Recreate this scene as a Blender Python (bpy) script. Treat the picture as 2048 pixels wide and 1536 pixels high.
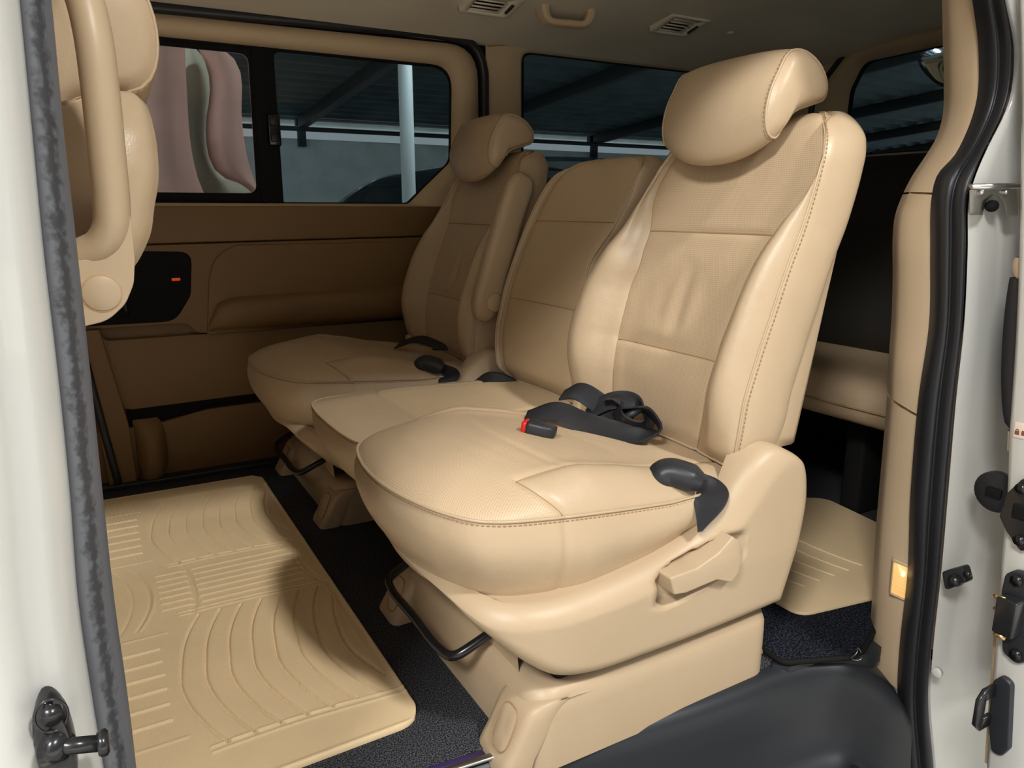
import bpy, bmesh, math, random
import numpy as np
from mathutils import Vector, Matrix
random.seed(4); rng = np.random.default_rng(7)
scene = bpy.context.scene
for o in list(bpy.data.objects): bpy.data.objects.remove(o)
COL = scene.collection

# ------------------------------------------------------------------ camera
# z = 0 is the van's cabin floor, +x runs towards the tail of the van, +y across it (away from the open door)
F, CX, CY, H = 1480.0, 1024.0, 768.0, 0.83
PITCH, YAW = math.atan(348 / F), math.radians(29.5)
cam_d = bpy.data.cameras.new('camera'); cam = bpy.data.objects.new('camera', cam_d); COL.objects.link(cam)
cam_d.sensor_fit = 'HORIZONTAL'; cam_d.sensor_width = 36.0; cam_d.lens = F / 2048 * 36.0
cam_d.clip_start = 0.02; cam_d.clip_end = 200
cam.location = (0, 0, H)
cam.rotation_euler = (math.pi / 2 - PITCH, 0, -YAW)
scene.camera = cam
FW = np.array([math.sin(YAW) * math.cos(PITCH), math.cos(YAW) * math.cos(PITCH), -math.sin(PITCH)])
RT = np.array([math.cos(YAW), -math.sin(YAW), 0.0]); UP = np.cross(RT, FW); CAM = np.array([0, 0, H])
def ray(x, y): return FW + RT * (x - CX) / F - UP * (y - CY) / F
def atY(x, y, Y): d = ray(x, y); return CAM + d * (Y / d[1])
def atX(x, y, X): d = ray(x, y); return CAM + d * (X / d[0])
def atZ(x, y, Z): d = ray(x, y); return CAM + d * ((Z - H) / d[2])

# ------------------------------------------------------------------ world, lights, exposure
world = bpy.data.worlds.new('overcast_sky'); scene.world = world; world.use_nodes = True
wn = world.node_tree.nodes; bg = wn['Background']
bg.inputs['Color'].default_value = (0.93, 0.97, 1.0, 1); bg.inputs['Strength'].default_value = 0.45
def area_light(name, loc, target, sx, sy, power, color):
    l = bpy.data.lights.new(name, 'AREA'); l.shape = 'RECTANGLE'; l.size = sx; l.size_y = sy
    l.energy = power; l.color = color
    o = bpy.data.objects.new(name, l); COL.objects.link(o); o.location = loc
    o.rotation_euler = (Vector(target) - Vector(loc)).to_track_quat('-Z', 'Y').to_euler()
    return o
# daylight pouring in from the open front of the carport, and a high lamp over the yard
area_light('yard_daylight', (-2.5, -2.1, 1.65), (0.8, 1.1, 0.6), 2.2, 2.4, 25, (1.0, 0.99, 0.98))
area_light('yard_lamp', (1.45, -3.1, 4.95), (0.5, 1.4, 0.2), 0.5, 0.4, 375, (1.0, 0.98, 0.95))
area_light('seat_front_fill', (-2.4, -1.5, 3.7), (0.9, 1.2, 0.5), 0.9, 0.6, 270, (1.0, 0.98, 0.95))  # added fill lamp, brightens the seat inserts and cushion tops
# sun over the carport roof: lights the yard in front of the van, which throws light up into the cabin
sun_d = bpy.data.lights.new('sun', 'SUN'); sun_d.energy = 14.0; sun_d.angle = math.radians(1.0); sun_d.color = (1.0, 0.94, 0.85)
sun = bpy.data.objects.new('sun', sun_d); COL.objects.link(sun); sun.location = (0, 6, 8)
sun.rotation_euler = Vector((0.15, -0.5, -0.85)).to_track_quat('-Z', 'Y').to_euler()
scene.view_settings.view_transform = 'Standard'; scene.view_settings.look = 'None'
scene.view_settings.gamma = 1.0; scene.view_settings.use_curve_mapping = False
scene.view_settings.exposure = -0.40

# ------------------------------------------------------------------ materials
def S(r, g, b):
    f = lambda c: (c / 255 / 12.92) if c / 255 <= 0.04045 else ((c / 255 + 0.055) / 1.055) ** 2.4
    return (f(r), f(g), f(b), 1.0)
class NT:
    def __init__(s, m): s.m = m; s.t = m.node_tree; s.b = s.t.nodes['Principled BSDF']
    def n(s, typ, **kw):
        nd = s.t.nodes.new(typ)
        for k, v in kw.items():
            if k in nd.inputs: nd.inputs[k].default_value = v
            else: setattr(nd, k, v)
        return nd
    def l(s, a, b): s.t.links.new(a, b)
    def math(s, op, a, b=None):
        nd = s.t.nodes.new('ShaderNodeMath'); nd.operation = op
        for i, v in enumerate((a, b)):
            if v is None: continue
            if isinstance(v, (int, float)): nd.inputs[i].default_value = v
            else: s.l(v, nd.inputs[i])
        return nd.outputs[0]
def new_mat(name, col, rough=0.5, spec=0.5, metal=0.0, coat=0.0):
    m = bpy.data.materials.new(name); m.use_nodes = True; k = NT(m)
    k.b.inputs['Base Color'].default_value = col; k.b.inputs['Roughness'].default_value = rough
    k.b.inputs['Specular IOR Level'].default_value = spec; k.b.inputs['Metallic'].default_value = metal
    k.b.inputs['Coat Weight'].default_value = coat
    return m, k
def bump(k, height, strength=0.3, dist=0.002, normal=None):
    b = k.n('ShaderNodeBump'); b.inputs['Strength'].default_value = strength; b.inputs['Distance'].default_value = dist
    k.l(height, b.inputs['Height'])
    if normal is not None: k.l(normal, b.inputs['Normal'])
    k.l(b.outputs[0], k.b.inputs['Normal']); return b.outputs[0]
def vary(k, col, scale=3.0, amt=0.06, coord='Object'):
    tc = k.n('ShaderNodeTexCoord'); nz = k.n('ShaderNodeTexNoise'); nz.inputs['Scale'].default_value = scale
    nz.inputs['Detail'].default_value = 4; k.l(tc.outputs[coord], nz.inputs['Vector'])
    r = k.n('ShaderNodeMapRange'); r.inputs[1].default_value = 0.3; r.inputs[2].default_value = 0.7
    r.inputs[3].default_value = 1 - amt; r.inputs[4].default_value = 1 + amt; k.l(nz.outputs[0], r.inputs[0])
    mx = k.n('ShaderNodeVectorMath', operation='SCALE'); mx.inputs[0].default_value = col[:3]; k.l(r.outputs[0], mx.inputs['Scale'])
    k.l(mx.outputs[0], k.b.inputs['Base Color']); return mx.outputs[0], tc
def leather(name, col, perf=False, rough=0.38, grain=500, spacing=0.0038):
    m, k = new_mat(name, col, rough, 0.4)
    c, tc = vary(k, col, 6, 0.05)
    vo = k.n('ShaderNodeTexVoronoi'); vo.inputs['Scale'].default_value = grain; k.l(tc.outputs['Object'], vo.inputs['Vector'])
    nz = k.n('ShaderNodeTexNoise'); nz.inputs['Scale'].default_value = 18; nz.inputs['Detail'].default_value = 3
    k.l(tc.outputs['Object'], nz.inputs['Vector'])
    b1 = k.n('ShaderNodeBump'); b1.inputs['Strength'].default_value = 0.25; b1.inputs['Distance'].default_value = 0.006
    k.l(nz.outputs[0], b1.inputs['Height'])
    b2 = k.n('ShaderNodeBump'); b2.inputs['Strength'].default_value = 0.16; b2.inputs['Distance'].default_value = 0.0008
    k.l(vo.outputs['Distance'], b2.inputs['Height']); k.l(b1.outputs[0], b2.inputs['Normal'])
    k.l(b2.outputs[0], k.b.inputs['Normal'])
    if perf:
        uv = k.n('ShaderNodeUVMap'); sp = k.n('ShaderNodeSeparateXYZ'); k.l(uv.outputs[0], sp.inputs[0])
        u = k.math('DIVIDE', sp.outputs[0], spacing); v = k.math('DIVIDE', sp.outputs[1], spacing)
        row = k.math('FLOOR', v); odd = k.math('MULTIPLY', k.math('MODULO', k.math('ABSOLUTE', row), 2.0), 0.5)
        fu = k.math('SUBTRACT', k.math('FRACT', k.math('ADD', u, odd)), 0.5); fv = k.math('SUBTRACT', k.math('FRACT', v), 0.5)
        d = k.math('SQRT', k.math('ADD', k.math('MULTIPLY', fu, fu), k.math('MULTIPLY', fv, fv)))
        mr = k.n('ShaderNodeMapRange'); mr.inputs[1].default_value = 0.13; mr.inputs[2].default_value = 0.25
        mr.inputs[3].default_value = 0.5; mr.inputs[4].default_value = 1.0; k.l(d, mr.inputs[0])
        sc = k.n('ShaderNodeVectorMath', operation='SCALE'); k.l(c, sc.inputs[0]); k.l(mr.outputs[0], sc.inputs['Scale'])
        k.l(sc.outputs[0], k.b.inputs['Base Color'])
    return m
def plastic(name, col, rough=0.45, grain=700, amt=0.03, bs=0.12, spec=0.4):
    m, k = new_mat(name, col, rough, spec); c, tc = vary(k, col, 4, amt)
    nz = k.n('ShaderNodeTexNoise'); nz.inputs['Scale'].default_value = grain; nz.inputs['Detail'].default_value = 2
    k.l(tc.outputs['Object'], nz.inputs['Vector']); bump(k, nz.outputs[0], bs, 0.0008); return m
BEIGE = S(180, 158, 129); TAN = S(192, 168, 137)
M = {}
M['leather'] = leather('beige_leather', BEIGE)
M['perf'] = leather('perforated_tan_leather', TAN, True, 0.46)
M['smooth_tan'] = leather('plain_tan_leather', S(187, 164, 131), False, 0.45)
M['stitch'] = new_mat('stitch_thread', S(186, 150, 104), 0.8)[0]
M['stitch_light'] = new_mat('cream_stitch_thread', S(236, 214, 178), 0.8)[0]
M['seamdark'] = new_mat('brown_seam_thread', S(158, 126, 88), 0.8)[0]
M['plastic'] = plastic('beige_plastic', S(180, 158, 129), 0.42)
M['trim'] = plastic('beige_trim_plastic', S(198, 175, 142), 0.5)
M['doortrim'] = plastic('tan_door_trim', S(118, 90, 55), 0.5)
M['liner'] = plastic('grey_beige_headliner_fabric', S(224, 214, 194), 0.95, 900, 0.05, 0.25, 0.1)
M['black'] = plastic('black_plastic', (0.020, 0.022, 0.026, 1), 0.42)
M['gloss'] = new_mat('gloss_black', (0.008, 0.008, 0.009, 1), 0.18)[0]
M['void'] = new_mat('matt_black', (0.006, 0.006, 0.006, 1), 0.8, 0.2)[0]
M['rubber'] = plastic('black_rubber', (0.018, 0.019, 0.022, 1), 0.42, 300, 0.1)
M['white'] = new_mat('white_car_paint', S(206, 206, 201), 0.28, 0.5, 0, 0.5)[0]
M['metal'] = new_mat('brushed_steel', (0.6, 0.6, 0.58, 1), 0.32, 0.5, 1.0)[0]
M['brass'] = new_mat('brass', (0.75, 0.5, 0.22, 1), 0.3, 0.5, 1.0)[0]
M['darkmetal'] = new_mat('black_lacquered_metal', (0.01, 0.01, 0.011, 1), 0.22)[0]
M['red'] = new_mat('red_plastic', S(200, 30, 22), 0.35)[0]

# ------------------------------------------------------------------ mesh helpers
ORG = {}
def org(p): return np.zeros(3) if p is None else ORG.get(p.name, np.zeros(3))
def link(o, parent=None):
    COL.objects.link(o)
    if parent is not None: o.parent = parent
    return o
def tag(o, label=None, cat=None, group=None, kind=None):
    if label: o['label'] = label
    if cat: o['category'] = cat
    if group: o['group'] = group
    if kind: o['kind'] = kind
    return o
def thing(name, loc, label, cat, group=None):
    o = bpy.data.objects.new(name, None); o.empty_display_size = 0.05; COL.objects.link(o); o.location = loc
    ORG[o.name] = np.array(loc, float); return tag(o, label, cat, group)
def make(name, V, Fc, mat, parent=None, smooth=True, uv=None, loc=None):
    """V in world coordinates; origin of the object = its parent's origin (or loc)."""
    V = np.asarray(V, float); o0 = org(parent) if parent is not None else (np.array(loc, float) if loc is not None else np.zeros(3))
    me = bpy.data.meshes.new(name); me.from_pydata((V - o0).tolist(), [], [list(map(int, f)) for f in Fc]); me.update()
    if mat is not None: me.materials.append(M[mat] if isinstance(mat, str) else mat)
    if smooth: me.polygons.foreach_set('use_smooth', [True] * len(me.polygons))
    if uv is not None:
        ul = me.uv_layers.new(name='UVMap'); li = np.empty(len(me.loops), int); me.loops.foreach_get('vertex_index', li)
        ul.data.foreach_set('uv', np.asarray(uv, float)[li].ravel())
    o = bpy.data.objects.new(name, me); link(o, parent)
    if parent is None and loc is not None: o.location = loc
    ORG[o.name] = o0; return o
def from_bm(name, bm, mat, parent=None, smooth=True, loc=None, sharp=None):
    bm.normal_update(); V = [v.co[:] for v in bm.verts]; bm.verts.index_update()
    Fc = [[v.index for v in f.verts] for f in bm.faces]; bm.free()
    o = make(name, V, Fc, mat, parent, smooth, None, loc)
    if smooth and sharp is not None: o.data.set_sharp_from_angle(angle=math.radians(sharp))
    return o
def grid(name, P, mat, parent=None, wrap_c=False, wrap_r=False, flip=False, cap=False, uvs=True, loc=None):
    P = np.asarray(P, float); nr, nc = P.shape[:2]; idx = np.arange(nr * nc).reshape(nr, nc); Fc = []
    R = nr if wrap_r else nr - 1; Cn = nc if wrap_c else nc - 1
    for r in range(R):
        for c in range(Cn):
            f = (idx[r, c], idx[r, (c + 1) % nc], idx[(r + 1) % nr, (c + 1) % nc], idx[(r + 1) % nr, c])
            Fc.append(f[::-1] if flip else f)
    if cap:
        a = list(idx[0, :]); b = list(idx[-1, :]); Fc.append(a if flip else a[::-1]); Fc.append(b[::-1] if flip else b)
    uv = None
    if uvs:
        du = np.zeros((nr, nc)); du[:, 1:] = np.cumsum(np.linalg.norm(np.diff(P, axis=1), axis=2), axis=1)
        du -= du[:, nc // 2:nc // 2 + 1]
        dv = np.zeros((nr, nc)); dv[1:, :] = np.cumsum(np.linalg.norm(np.diff(P, axis=0), axis=2), axis=0)
        dv[:] = dv[:, nc // 2:nc // 2 + 1]
        uv = np.stack([du, dv], 2).reshape(-1, 2)
    o = make(name, P.reshape(-1, 3), Fc, mat, parent, True, uv, loc); return o
def hermite(xs, ys, x):
    """smooth interpolation of a table (pchip-like)"""
    xs = np.asarray(xs, float); ys = np.asarray(ys, float); x = np.clip(np.asarray(x, float), xs[0], xs[-1])
    h = np.diff(xs); sh = (slice(None),) + (None,) * (ys.ndim - 1)
    d = np.diff(ys, axis=0) / h[sh]; m = np.zeros_like(ys); m[0] = d[0]; m[-1] = d[-1]
    a, b = d[:-1], d[1:]; ok = a * b > 0
    with np.errstate(divide='ignore', invalid='ignore'): hm = 2 * a * b / (a + b)
    m[1:-1] = np.where(ok, hm, 0)
    i = np.clip(np.searchsorted(xs, x, side='right') - 1, 0, len(xs) - 2); t = (x - xs[i]) / h[i]
    ex = (Ellipsis,) + (None,) * (ys.ndim - 1); t_ = t[ex]; hi = h[i][ex]
    return ((2*t_**3 - 3*t_**2 + 1) * ys[i] + (t_**3 - 2*t_**2 + t_) * hi * m[i] + (-2*t_**3 + 3*t_**2) * ys[i+1] + (t_**3 - t_**2) * hi * m[i+1])
def curve(pts, n=40, closed=False):
    """centripetal-ish Catmull-Rom through points, resampled evenly"""
    P = np.asarray(pts, float)
    if closed: P = np.vstack([P[-1:], P, P[:2]])
    else: P = np.vstack([2 * P[0] - P[1], P, 2 * P[-1] - P[-2]])
    out = []
    for i in range(1, len(P) - 2):
        p0, p1, p2, p3 = P[i-1:i+3]
        t0 = 0; t1 = t0 + np.linalg.norm(p1-p0)**.5 + 1e-9; t2 = t1 + np.linalg.norm(p2-p1)**.5 + 1e-9; t3 = t2 + np.linalg.norm(p3-p2)**.5 + 1e-9
        for t in np.linspace(t1, t2, 14, endpoint=False):
            a1 = (t1-t)/(t1-t0)*p0 + (t-t0)/(t1-t0)*p1; a2 = (t2-t)/(t2-t1)*p1 + (t-t1)/(t2-t1)*p2; a3 = (t3-t)/(t3-t2)*p2 + (t-t2)/(t3-t2)*p3
            b1 = (t2-t)/(t2-t0)*a1 + (t-t0)/(t2-t0)*a2; b2 = (t3-t)/(t3-t1)*a2 + (t-t1)/(t3-t1)*a3
            out.append((t2-t)/(t2-t1)*b1 + (t-t1)/(t2-t1)*b2)
    out.append(P[-2]); return resample(np.array(out), n + 1 if closed else n)[:-1 if closed else None]
def resample(P, n):
    P = np.asarray(P, float); d = np.r_[0, np.cumsum(np.linalg.norm(np.diff(P, axis=0), axis=1))]
    t = np.linspace(0, d[-1], n); return np.stack([np.interp(t, d, P[:, k]) for k in range(P.shape[1])], 1)
def frames(P, up=(0, 0, 1), closed=False):
    P = np.asarray(P, float)
    T = np.roll(P, -1, 0) - np.roll(P, 1, 0) if closed else np.gradient(P, axis=0)
    T /= np.linalg.norm(T, axis=1)[:, None] + 1e-12
    N = np.zeros_like(P); n = np.array(up, float)
    for i in range(len(P)):
        n = n - T[i] * (n @ T[i])
        if np.linalg.norm(n) < 1e-6: n = np.cross(T[i], (1, 0.3, 0.2))
        n /= np.linalg.norm(n); N[i] = n
    return T, N, np.cross(T, N)
def sweep(name, path, section, mat, parent=None, up=(0, 0, 1), closed=False, fixed_up=False, scale=None, loc=None, cap=True):
    """section: list of (a, b): a along N (up), b along T x N"""
    P = np.asarray(path, float); T, N, B = frames(P, up, closed)
    if fixed_up:
        u = np.array(up, float); N = u - T * (T @ u)[:, None]; N /= np.linalg.norm(N, axis=1)[:, None]; B = np.cross(T, N)
    Sx = np.asarray(section, float); s = np.ones(len(P)) if scale is None else np.asarray(scale, float)
    G = P[:, None, :] + s[:, None, None] * (Sx[None, :, 0, None] * N[:, None, :] + Sx[None, :, 1, None] * B[:, None, :])
    return grid(name, G, mat, parent, wrap_c=True, wrap_r=closed, cap=cap and not closed, uvs=False, loc=loc, flip=True)
def circ(r, n=8, ry=None): return [(r * math.cos(a), (ry or r) * math.sin(a)) for a in np.linspace(0, 2 * math.pi, n, endpoint=False)]
def rrect(w, h, r, k=4):
    out = []
    for cx, cy, a0 in ((w/2-r, h/2-r, 0), (-w/2+r, h/2-r, 90), (-w/2+r, -h/2+r, 180), (w/2-r, -h/2+r, 270)):
        for i in range(k + 1): a = math.radians(a0 + 90 * i / k); out.append((cx + r * math.cos(a), cy + r * math.sin(a)))
    return out
def tube(name, path, r, mat, parent=None, n=8, closed=False, scale=None, loc=None):
    return sweep(name, path, circ(r, n), mat, parent, closed=closed, scale=scale, loc=loc)
def rbox(name, lo, hi, r, mat, parent=None, seg=3, loc=None, edit=None):
    bm = bmesh.new(); bmesh.ops.create_cube(bm, size=1.0); lo = np.array(lo, float); hi = np.array(hi, float)
    for v in bm.verts: v.co = Vector((lo + hi) / 2 + np.array(v.co) * (hi - lo))
    if edit: edit(bm)
    if r > 0: bmesh.ops.bevel(bm, geom=list(bm.edges), offset=r, segments=seg, profile=0.5, affect='EDGES')
    return from_bm(name, bm, mat, parent, loc=loc, sharp=50)
def prism(name, poly, to3d, d0, d1, mat, parent=None, bev=0.0, seg=2, loc=None, holes=None):
    """poly: 2-D outline; to3d(u, v, d) -> point; extruded from depth d0 (front, bevelled) to d1"""
    bm = bmesh.new(); fr = [bm.verts.new(to3d(u, v, d0)) for u, v in poly]; bk = [bm.verts.new(to3d(u, v, d1)) for u, v in poly]
    n = len(poly); f = bm.faces.new(fr); bm.faces.new(bk[::-1])
    for i in range(n): bm.faces.new((fr[i], bk[i], bk[(i+1) % n], fr[(i+1) % n]))
    bmesh.ops.recalc_face_normals(bm, faces=bm.faces)
    if bev > 0: bmesh.ops.bevel(bm, geom=list(f.edges), offset=bev, segments=seg, profile=0.5, affect='EDGES', clamp_overlap=True)
    big = [g for g in bm.faces if len(g.verts) > 4]; bmesh.ops.triangulate(bm, faces=big)
    return from_bm(name, bm, mat, parent, loc=loc, sharp=40)
def tfi(bottom, top, left, right, nu, nv):
    """Coons patch: rows run left->right (nu), nv rows from bottom to top; curves are (n,k) arrays"""
    b = resample(bottom, nu); t = resample(top, nu); l = resample(left, nv); r = resample(right, nv)
    u = np.linspace(0, 1, nu)[None, :, None]; v = np.linspace(0, 1, nv)[:, None, None]
    return ((1-v)*b[None] + v*t[None] + (1-u)*l[:, None] + u*r[:, None]
            - ((1-u)*(1-v)*b[0] + u*(1-v)*b[-1] + (1-u)*v*t[0] + u*v*t[-1]))
def normals(P):
    a = np.gradient(P, axis=1); b = np.gradient(P, axis=0); n = np.cross(a, b)
    return n / (np.linalg.norm(n, axis=2)[..., None] + 1e-12)
def stitches(name, path, normal_off, mat, parent, length=0.0045, gap=0.0032, r=0.0009):
    """short raised thread dashes along a path, joined (far below 10 px each)"""
    P = np.asarray(path, float); d = np.r_[0, np.cumsum(np.linalg.norm(np.diff(P, axis=0), axis=1))]
    V, Fc = [], []; t = 0.0
    at = lambda s: np.array([np.interp(s, d, P[:, k]) for k in range(3)])
    while t + length < d[-1]:
        a, b = at(t), at(t + length); ax = (b - a) / (np.linalg.norm(b - a) + 1e-9); n = np.array(normal_off, float)
        n = n - ax * (n @ ax); n /= np.linalg.norm(n) + 1e-9; s = np.cross(ax, n); k = len(V)
        for p in (a, b):
            V += [p + s * r, p + n * r * 1.2, p - s * r, p - n * r]
        for i in range(4): Fc.append((k + i, k + (i + 1) % 4, k + 4 + (i + 1) % 4, k + 4 + i))
        Fc += [(k + 3, k + 2, k + 1, k), (k + 4, k + 5, k + 6, k + 7)]; t += length + gap
    o = make(name, V, Fc, mat, parent); o['kind'] = 'stuff'; return o
def copy_tree(o, parent=None, off=None):
    c = o.copy(); COL.objects.link(c); c.parent = parent
    if off is not None: c.location = Vector(c.location) + Vector(off)
    ORG[c.name] = ORG.get(o.name, np.zeros(3)) + (np.array(off) if off is not None else (0 if parent is None else 0))
    for ch in list(o.children): copy_tree(ch, c)
    return c
# ------------------------------------------------------------------ the van's cabin: setting
YW = 2.48            # inner face of the far side
def struct(o): o['kind'] = 'structure'; return o
def fillet(poly, rad, k=6):
    P = [np.array(p, float) for p in poly]; n = len(P); out = []
    for i in range(n):
        a, b, c = P[i-1], P[i], P[(i+1) % n]; r = rad[i] if hasattr(rad, '__len__') else rad
        u = (a-b)/np.linalg.norm(a-b); v = (c-b)/np.linalg.norm(c-b); ang = math.acos(np.clip(u@v, -1, 1)); t = min(r/math.tan(ang/2), 0.48*np.linalg.norm(a-b), 0.48*np.linalg.norm(c-b))
        p, q = b+u*t, b+v*t
        for s in np.linspace(0, 1, k+1): out.append((1-s)**2*p + 2*s*(1-s)*b + s*s*q)
    return np.array(out)
def px_poly(pts, Y=YW): return [tuple(atY(x, y, Y)[[0, 2]]) for x, y in pts]
farmap = lambda u, v, d: (u, d, v)
def strip(name, A, B, prof, mat, parent=None, bulge=(-0.7, -0.7, 0), n=60, loc=None, smooth_pts=True, cap=False):
    """loft between two rails A and B; prof = [(fraction across, height along bulge)]"""
    a = curve(A, n) if smooth_pts else resample(np.array(A), n); b = curve(B, n) if smooth_pts else resample(np.array(B), n); bu = np.array(bulge, float); bu /= np.linalg.norm(bu)
    G = np.stack([a + (b - a) * f + bu * h for f, h in prof], 1); return grid(name, G, mat, parent, uvs=False, loc=loc)

# ---- carpet floor
m, k = new_mat('charcoal_carpet', (0.02, 0.021, 0.024, 1), 0.95, 0.15)
tc = k.n('ShaderNodeTexCoord'); nz = k.n('ShaderNodeTexNoise'); nz.inputs['Scale'].default_value = 420; nz.inputs['Detail'].default_value = 3; k.l(tc.outputs['Object'], nz.inputs['Vector'])
cr = k.n('ShaderNodeValToRGB'); cr.color_ramp.elements[0].position = 0.42; cr.color_ramp.elements[0].color = (0.006, 0.0065, 0.008, 1); cr.color_ramp.elements[1].position = 0.68; cr.color_ramp.elements[1].color = (0.12, 0.125, 0.14, 1)
k.l(nz.outputs[0], cr.inputs[0]); k.l(cr.outputs[0], k.b.inputs['Base Color']); bump(k, nz.outputs[0], 0.9, 0.004); M['carpet'] = m
m, k = new_mat('navy_black_carpet', (0.012, 0.014, 0.02, 1), 0.95, 0.1)
tc = k.n('ShaderNodeTexCoord'); nz = k.n('ShaderNodeTexNoise'); nz.inputs['Scale'].default_value = 260; nz.inputs['Detail'].default_value = 3; k.l(tc.outputs['Object'], nz.inputs['Vector'])
cr = k.n('ShaderNodeValToRGB'); cr.color_ramp.elements[0].position = 0.45; cr.color_ramp.elements[0].color = (0.004, 0.005, 0.009, 1); cr.color_ramp.elements[1].position = 0.72; cr.color_ramp.elements[1].color = (0.05, 0.055, 0.07, 1)
k.l(nz.outputs[0], cr.inputs[0]); k.l(cr.outputs[0], k.b.inputs['Base Color']); bump(k, nz.outputs[0], 1.0, 0.005); M['navycarpet'] = m
flp = [(-1.3, 0.93), (0.1, 0.92), (0.36, 0.902), (0.47, 0.90), (0.47, 0.86), (1.02, 0.835), (1.10, 0.85), (1.30, 0.85), (1.36, 0.70), (2.8, 0.70), (2.8, 2.5), (-1.3, 2.5)]
struct(prism('floor', flp, lambda u, v, d: (u, v, d), 0.0, -0.03, 'carpet', None, 0.004))
# ---- black plastic entrance step
rid = curve([(-0.4, 0.91), (0.0, 0.90), (0.30, 0.89), (0.474, 0.873), (0.688, 0.836), (0.836, 0.818), (0.954, 0.812), (1.05, 0.808), (1.12, 0.796), (1.175, 0.770), (1.212, 0.738), (1.240, 0.712), (1.27, 0.70)], 120)
ridz = hermite([-0.4, 1.10, 1.16, 1.20, 1.24, 1.27], [0, 0, -0.004, -0.02, -0.055, -0.10], rid[:, 0])
T_ = np.gradient(rid, axis=0); T_ /= np.linalg.norm(T_, axis=1)[:, None]; inn = np.stack([T_[:, 1], -T_[:, 0]], 1)
G = []
for d, z in [(-0.06, -0.012), (-0.035, -0.006), (-0.015, -0.004), (-0.005, -0.007), (0.004, -0.014), (0.010, -0.026), (0.014, -0.05), (0.020, -0.10), (0.03, -0.16), (0.045, -0.185), (0.075, -0.195)]:
    q = rid + inn * d; G.append(np.column_stack([q, z + ridz]))
struct(grid('trim_1', np.array(G), 'black', None, uvs=False))
struct(prism('trim_2', [(-0.4, 0.36), (1.14, 0.36), (1.17, 0.78), (-0.4, 0.92)], lambda u, v, d: (u, v, d), -0.195, -0.23, 'black', None, 0.01))
lip = curve([(0.80, 0.60, -0.195), (0.92, 0.645, -0.19), (1.0, 0.655, -0.19), (1.06, 0.64, -0.19), (1.10, 0.60, -0.19), (1.12, 0.5, -0.195)], 40)
sweep('step_lip', lip, rrect(0.016, 0.02, 0.007), 'black', None); bpy.data.objects['step_lip']['kind'] = 'structure'; bpy.data.objects['step_lip'].name = 'trim_3'
# metal scuff strip in front of the near seat's foot
st = thing('scuff_strip', (0.42, 0.89, 0.0), 'worn metal and purple edge strip at the carpet edge beside the seat foot', 'trim strip')
sweep('metal_strip', np.array([(0.30, 0.889, 0.003), (0.475, 0.874, 0.003), (0.56, 0.856, 0.0)]), rrect(0.006, 0.012, 0.002, 2), 'metal', st)
M['purple'] = new_mat('purple_tape', S(48, 36, 78), 0.5)[0]
sweep('tape', np.array([(0.30, 0.901, 0.0035), (0.45, 0.888, 0.0035)]), rrect(0.003, 0.012, 0.001, 2), 'purple', st)

# ---- far side: sliding door (door_1)
door = bpy.data.objects.new('door_1', None); COL.objects.link(door); door.location = (0.5, YW, 0); ORG['door_1'] = np.array((0.5, YW, 0)); door['kind'] = 'structure'
W = lambda x, y: atY(x, y, YW)[[0, 2]]
TR = W(912, 130); RL = W(909, 322); BRc = W(822, 402)
zt = 1.318; zb = 0.852; zi0 = zt + 0.002
inner = fillet([(-0.55, zt), (TR[0], zt), (RL[0], RL[1]), (BRc[0], zb), (-0.55, zb)], [0.04, 0.075, 0.05, 0.03, 0.04])
xr = W(958, 150)[0]
outer = fillet([(-0.62, 1.362), (xr, 1.388), (xr, 0.98), (xr, 0.80), (-0.62, 0.80)], [0.01, 0.115, 0.01, 0.02, 0.01])
def ring3(loop, y): return np.column_stack([loop[:, 0], np.full(len(loop), y), loop[:, 1]])
mid = inner + (outer - inner) * 0.22; mid2 = inner + (outer - inner) * 0.55
G = np.array([ring3(outer, YW + 0.02), ring3(outer + (inner - outer) * 0.03, YW + 0.002), ring3(mid2, YW - 0.003), ring3(mid, YW), ring3(inner + (outer - inner) * 0.04, YW + 0.02), ring3(inner, YW + 0.045)])
grid('window_surround', G, 'trim', door, wrap_c=True, uvs=False)
# black gap seal round the door
sl = outer.copy(); path = np.column_stack([sl[:, 0], np.full(len(sl), YW + 0.004), sl[:, 1]]); cen = np.array([0.3, YW, 1.05])
sel = path[(path[:, 2] > 0.6)]
gap_path = curve([(-0.6, YW, 1.378), (0.2, YW, 1.386), (0.8, YW, 1.400), (xr - 0.10, YW, 1.405), (xr - 0.02, YW, 1.385), (xr + 0.016, YW, 1.32), (xr + 0.020, YW, 1.22), (xr + 0.016, YW, 1.0), (xr + 0.005, YW, 0.6), (xr, YW, 0.1)], 80)
sweep('door_seal', gap_path, rrect(0.034, 0.03, 0.012, 3), 'rubber', door, up=(0, -1, 0), fixed_up=True)
bp = curve([(-0.055, YW - 0.03, 0.55), (-0.03, YW - 0.03, 0.3), (0.005, YW - 0.03, 0.0)], 20)
sweep('door_seal', bp, rrect(0.02, 0.022, 0.008, 3), 'rubber', door, up=(0, -1, 0), fixed_up=True)
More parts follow.
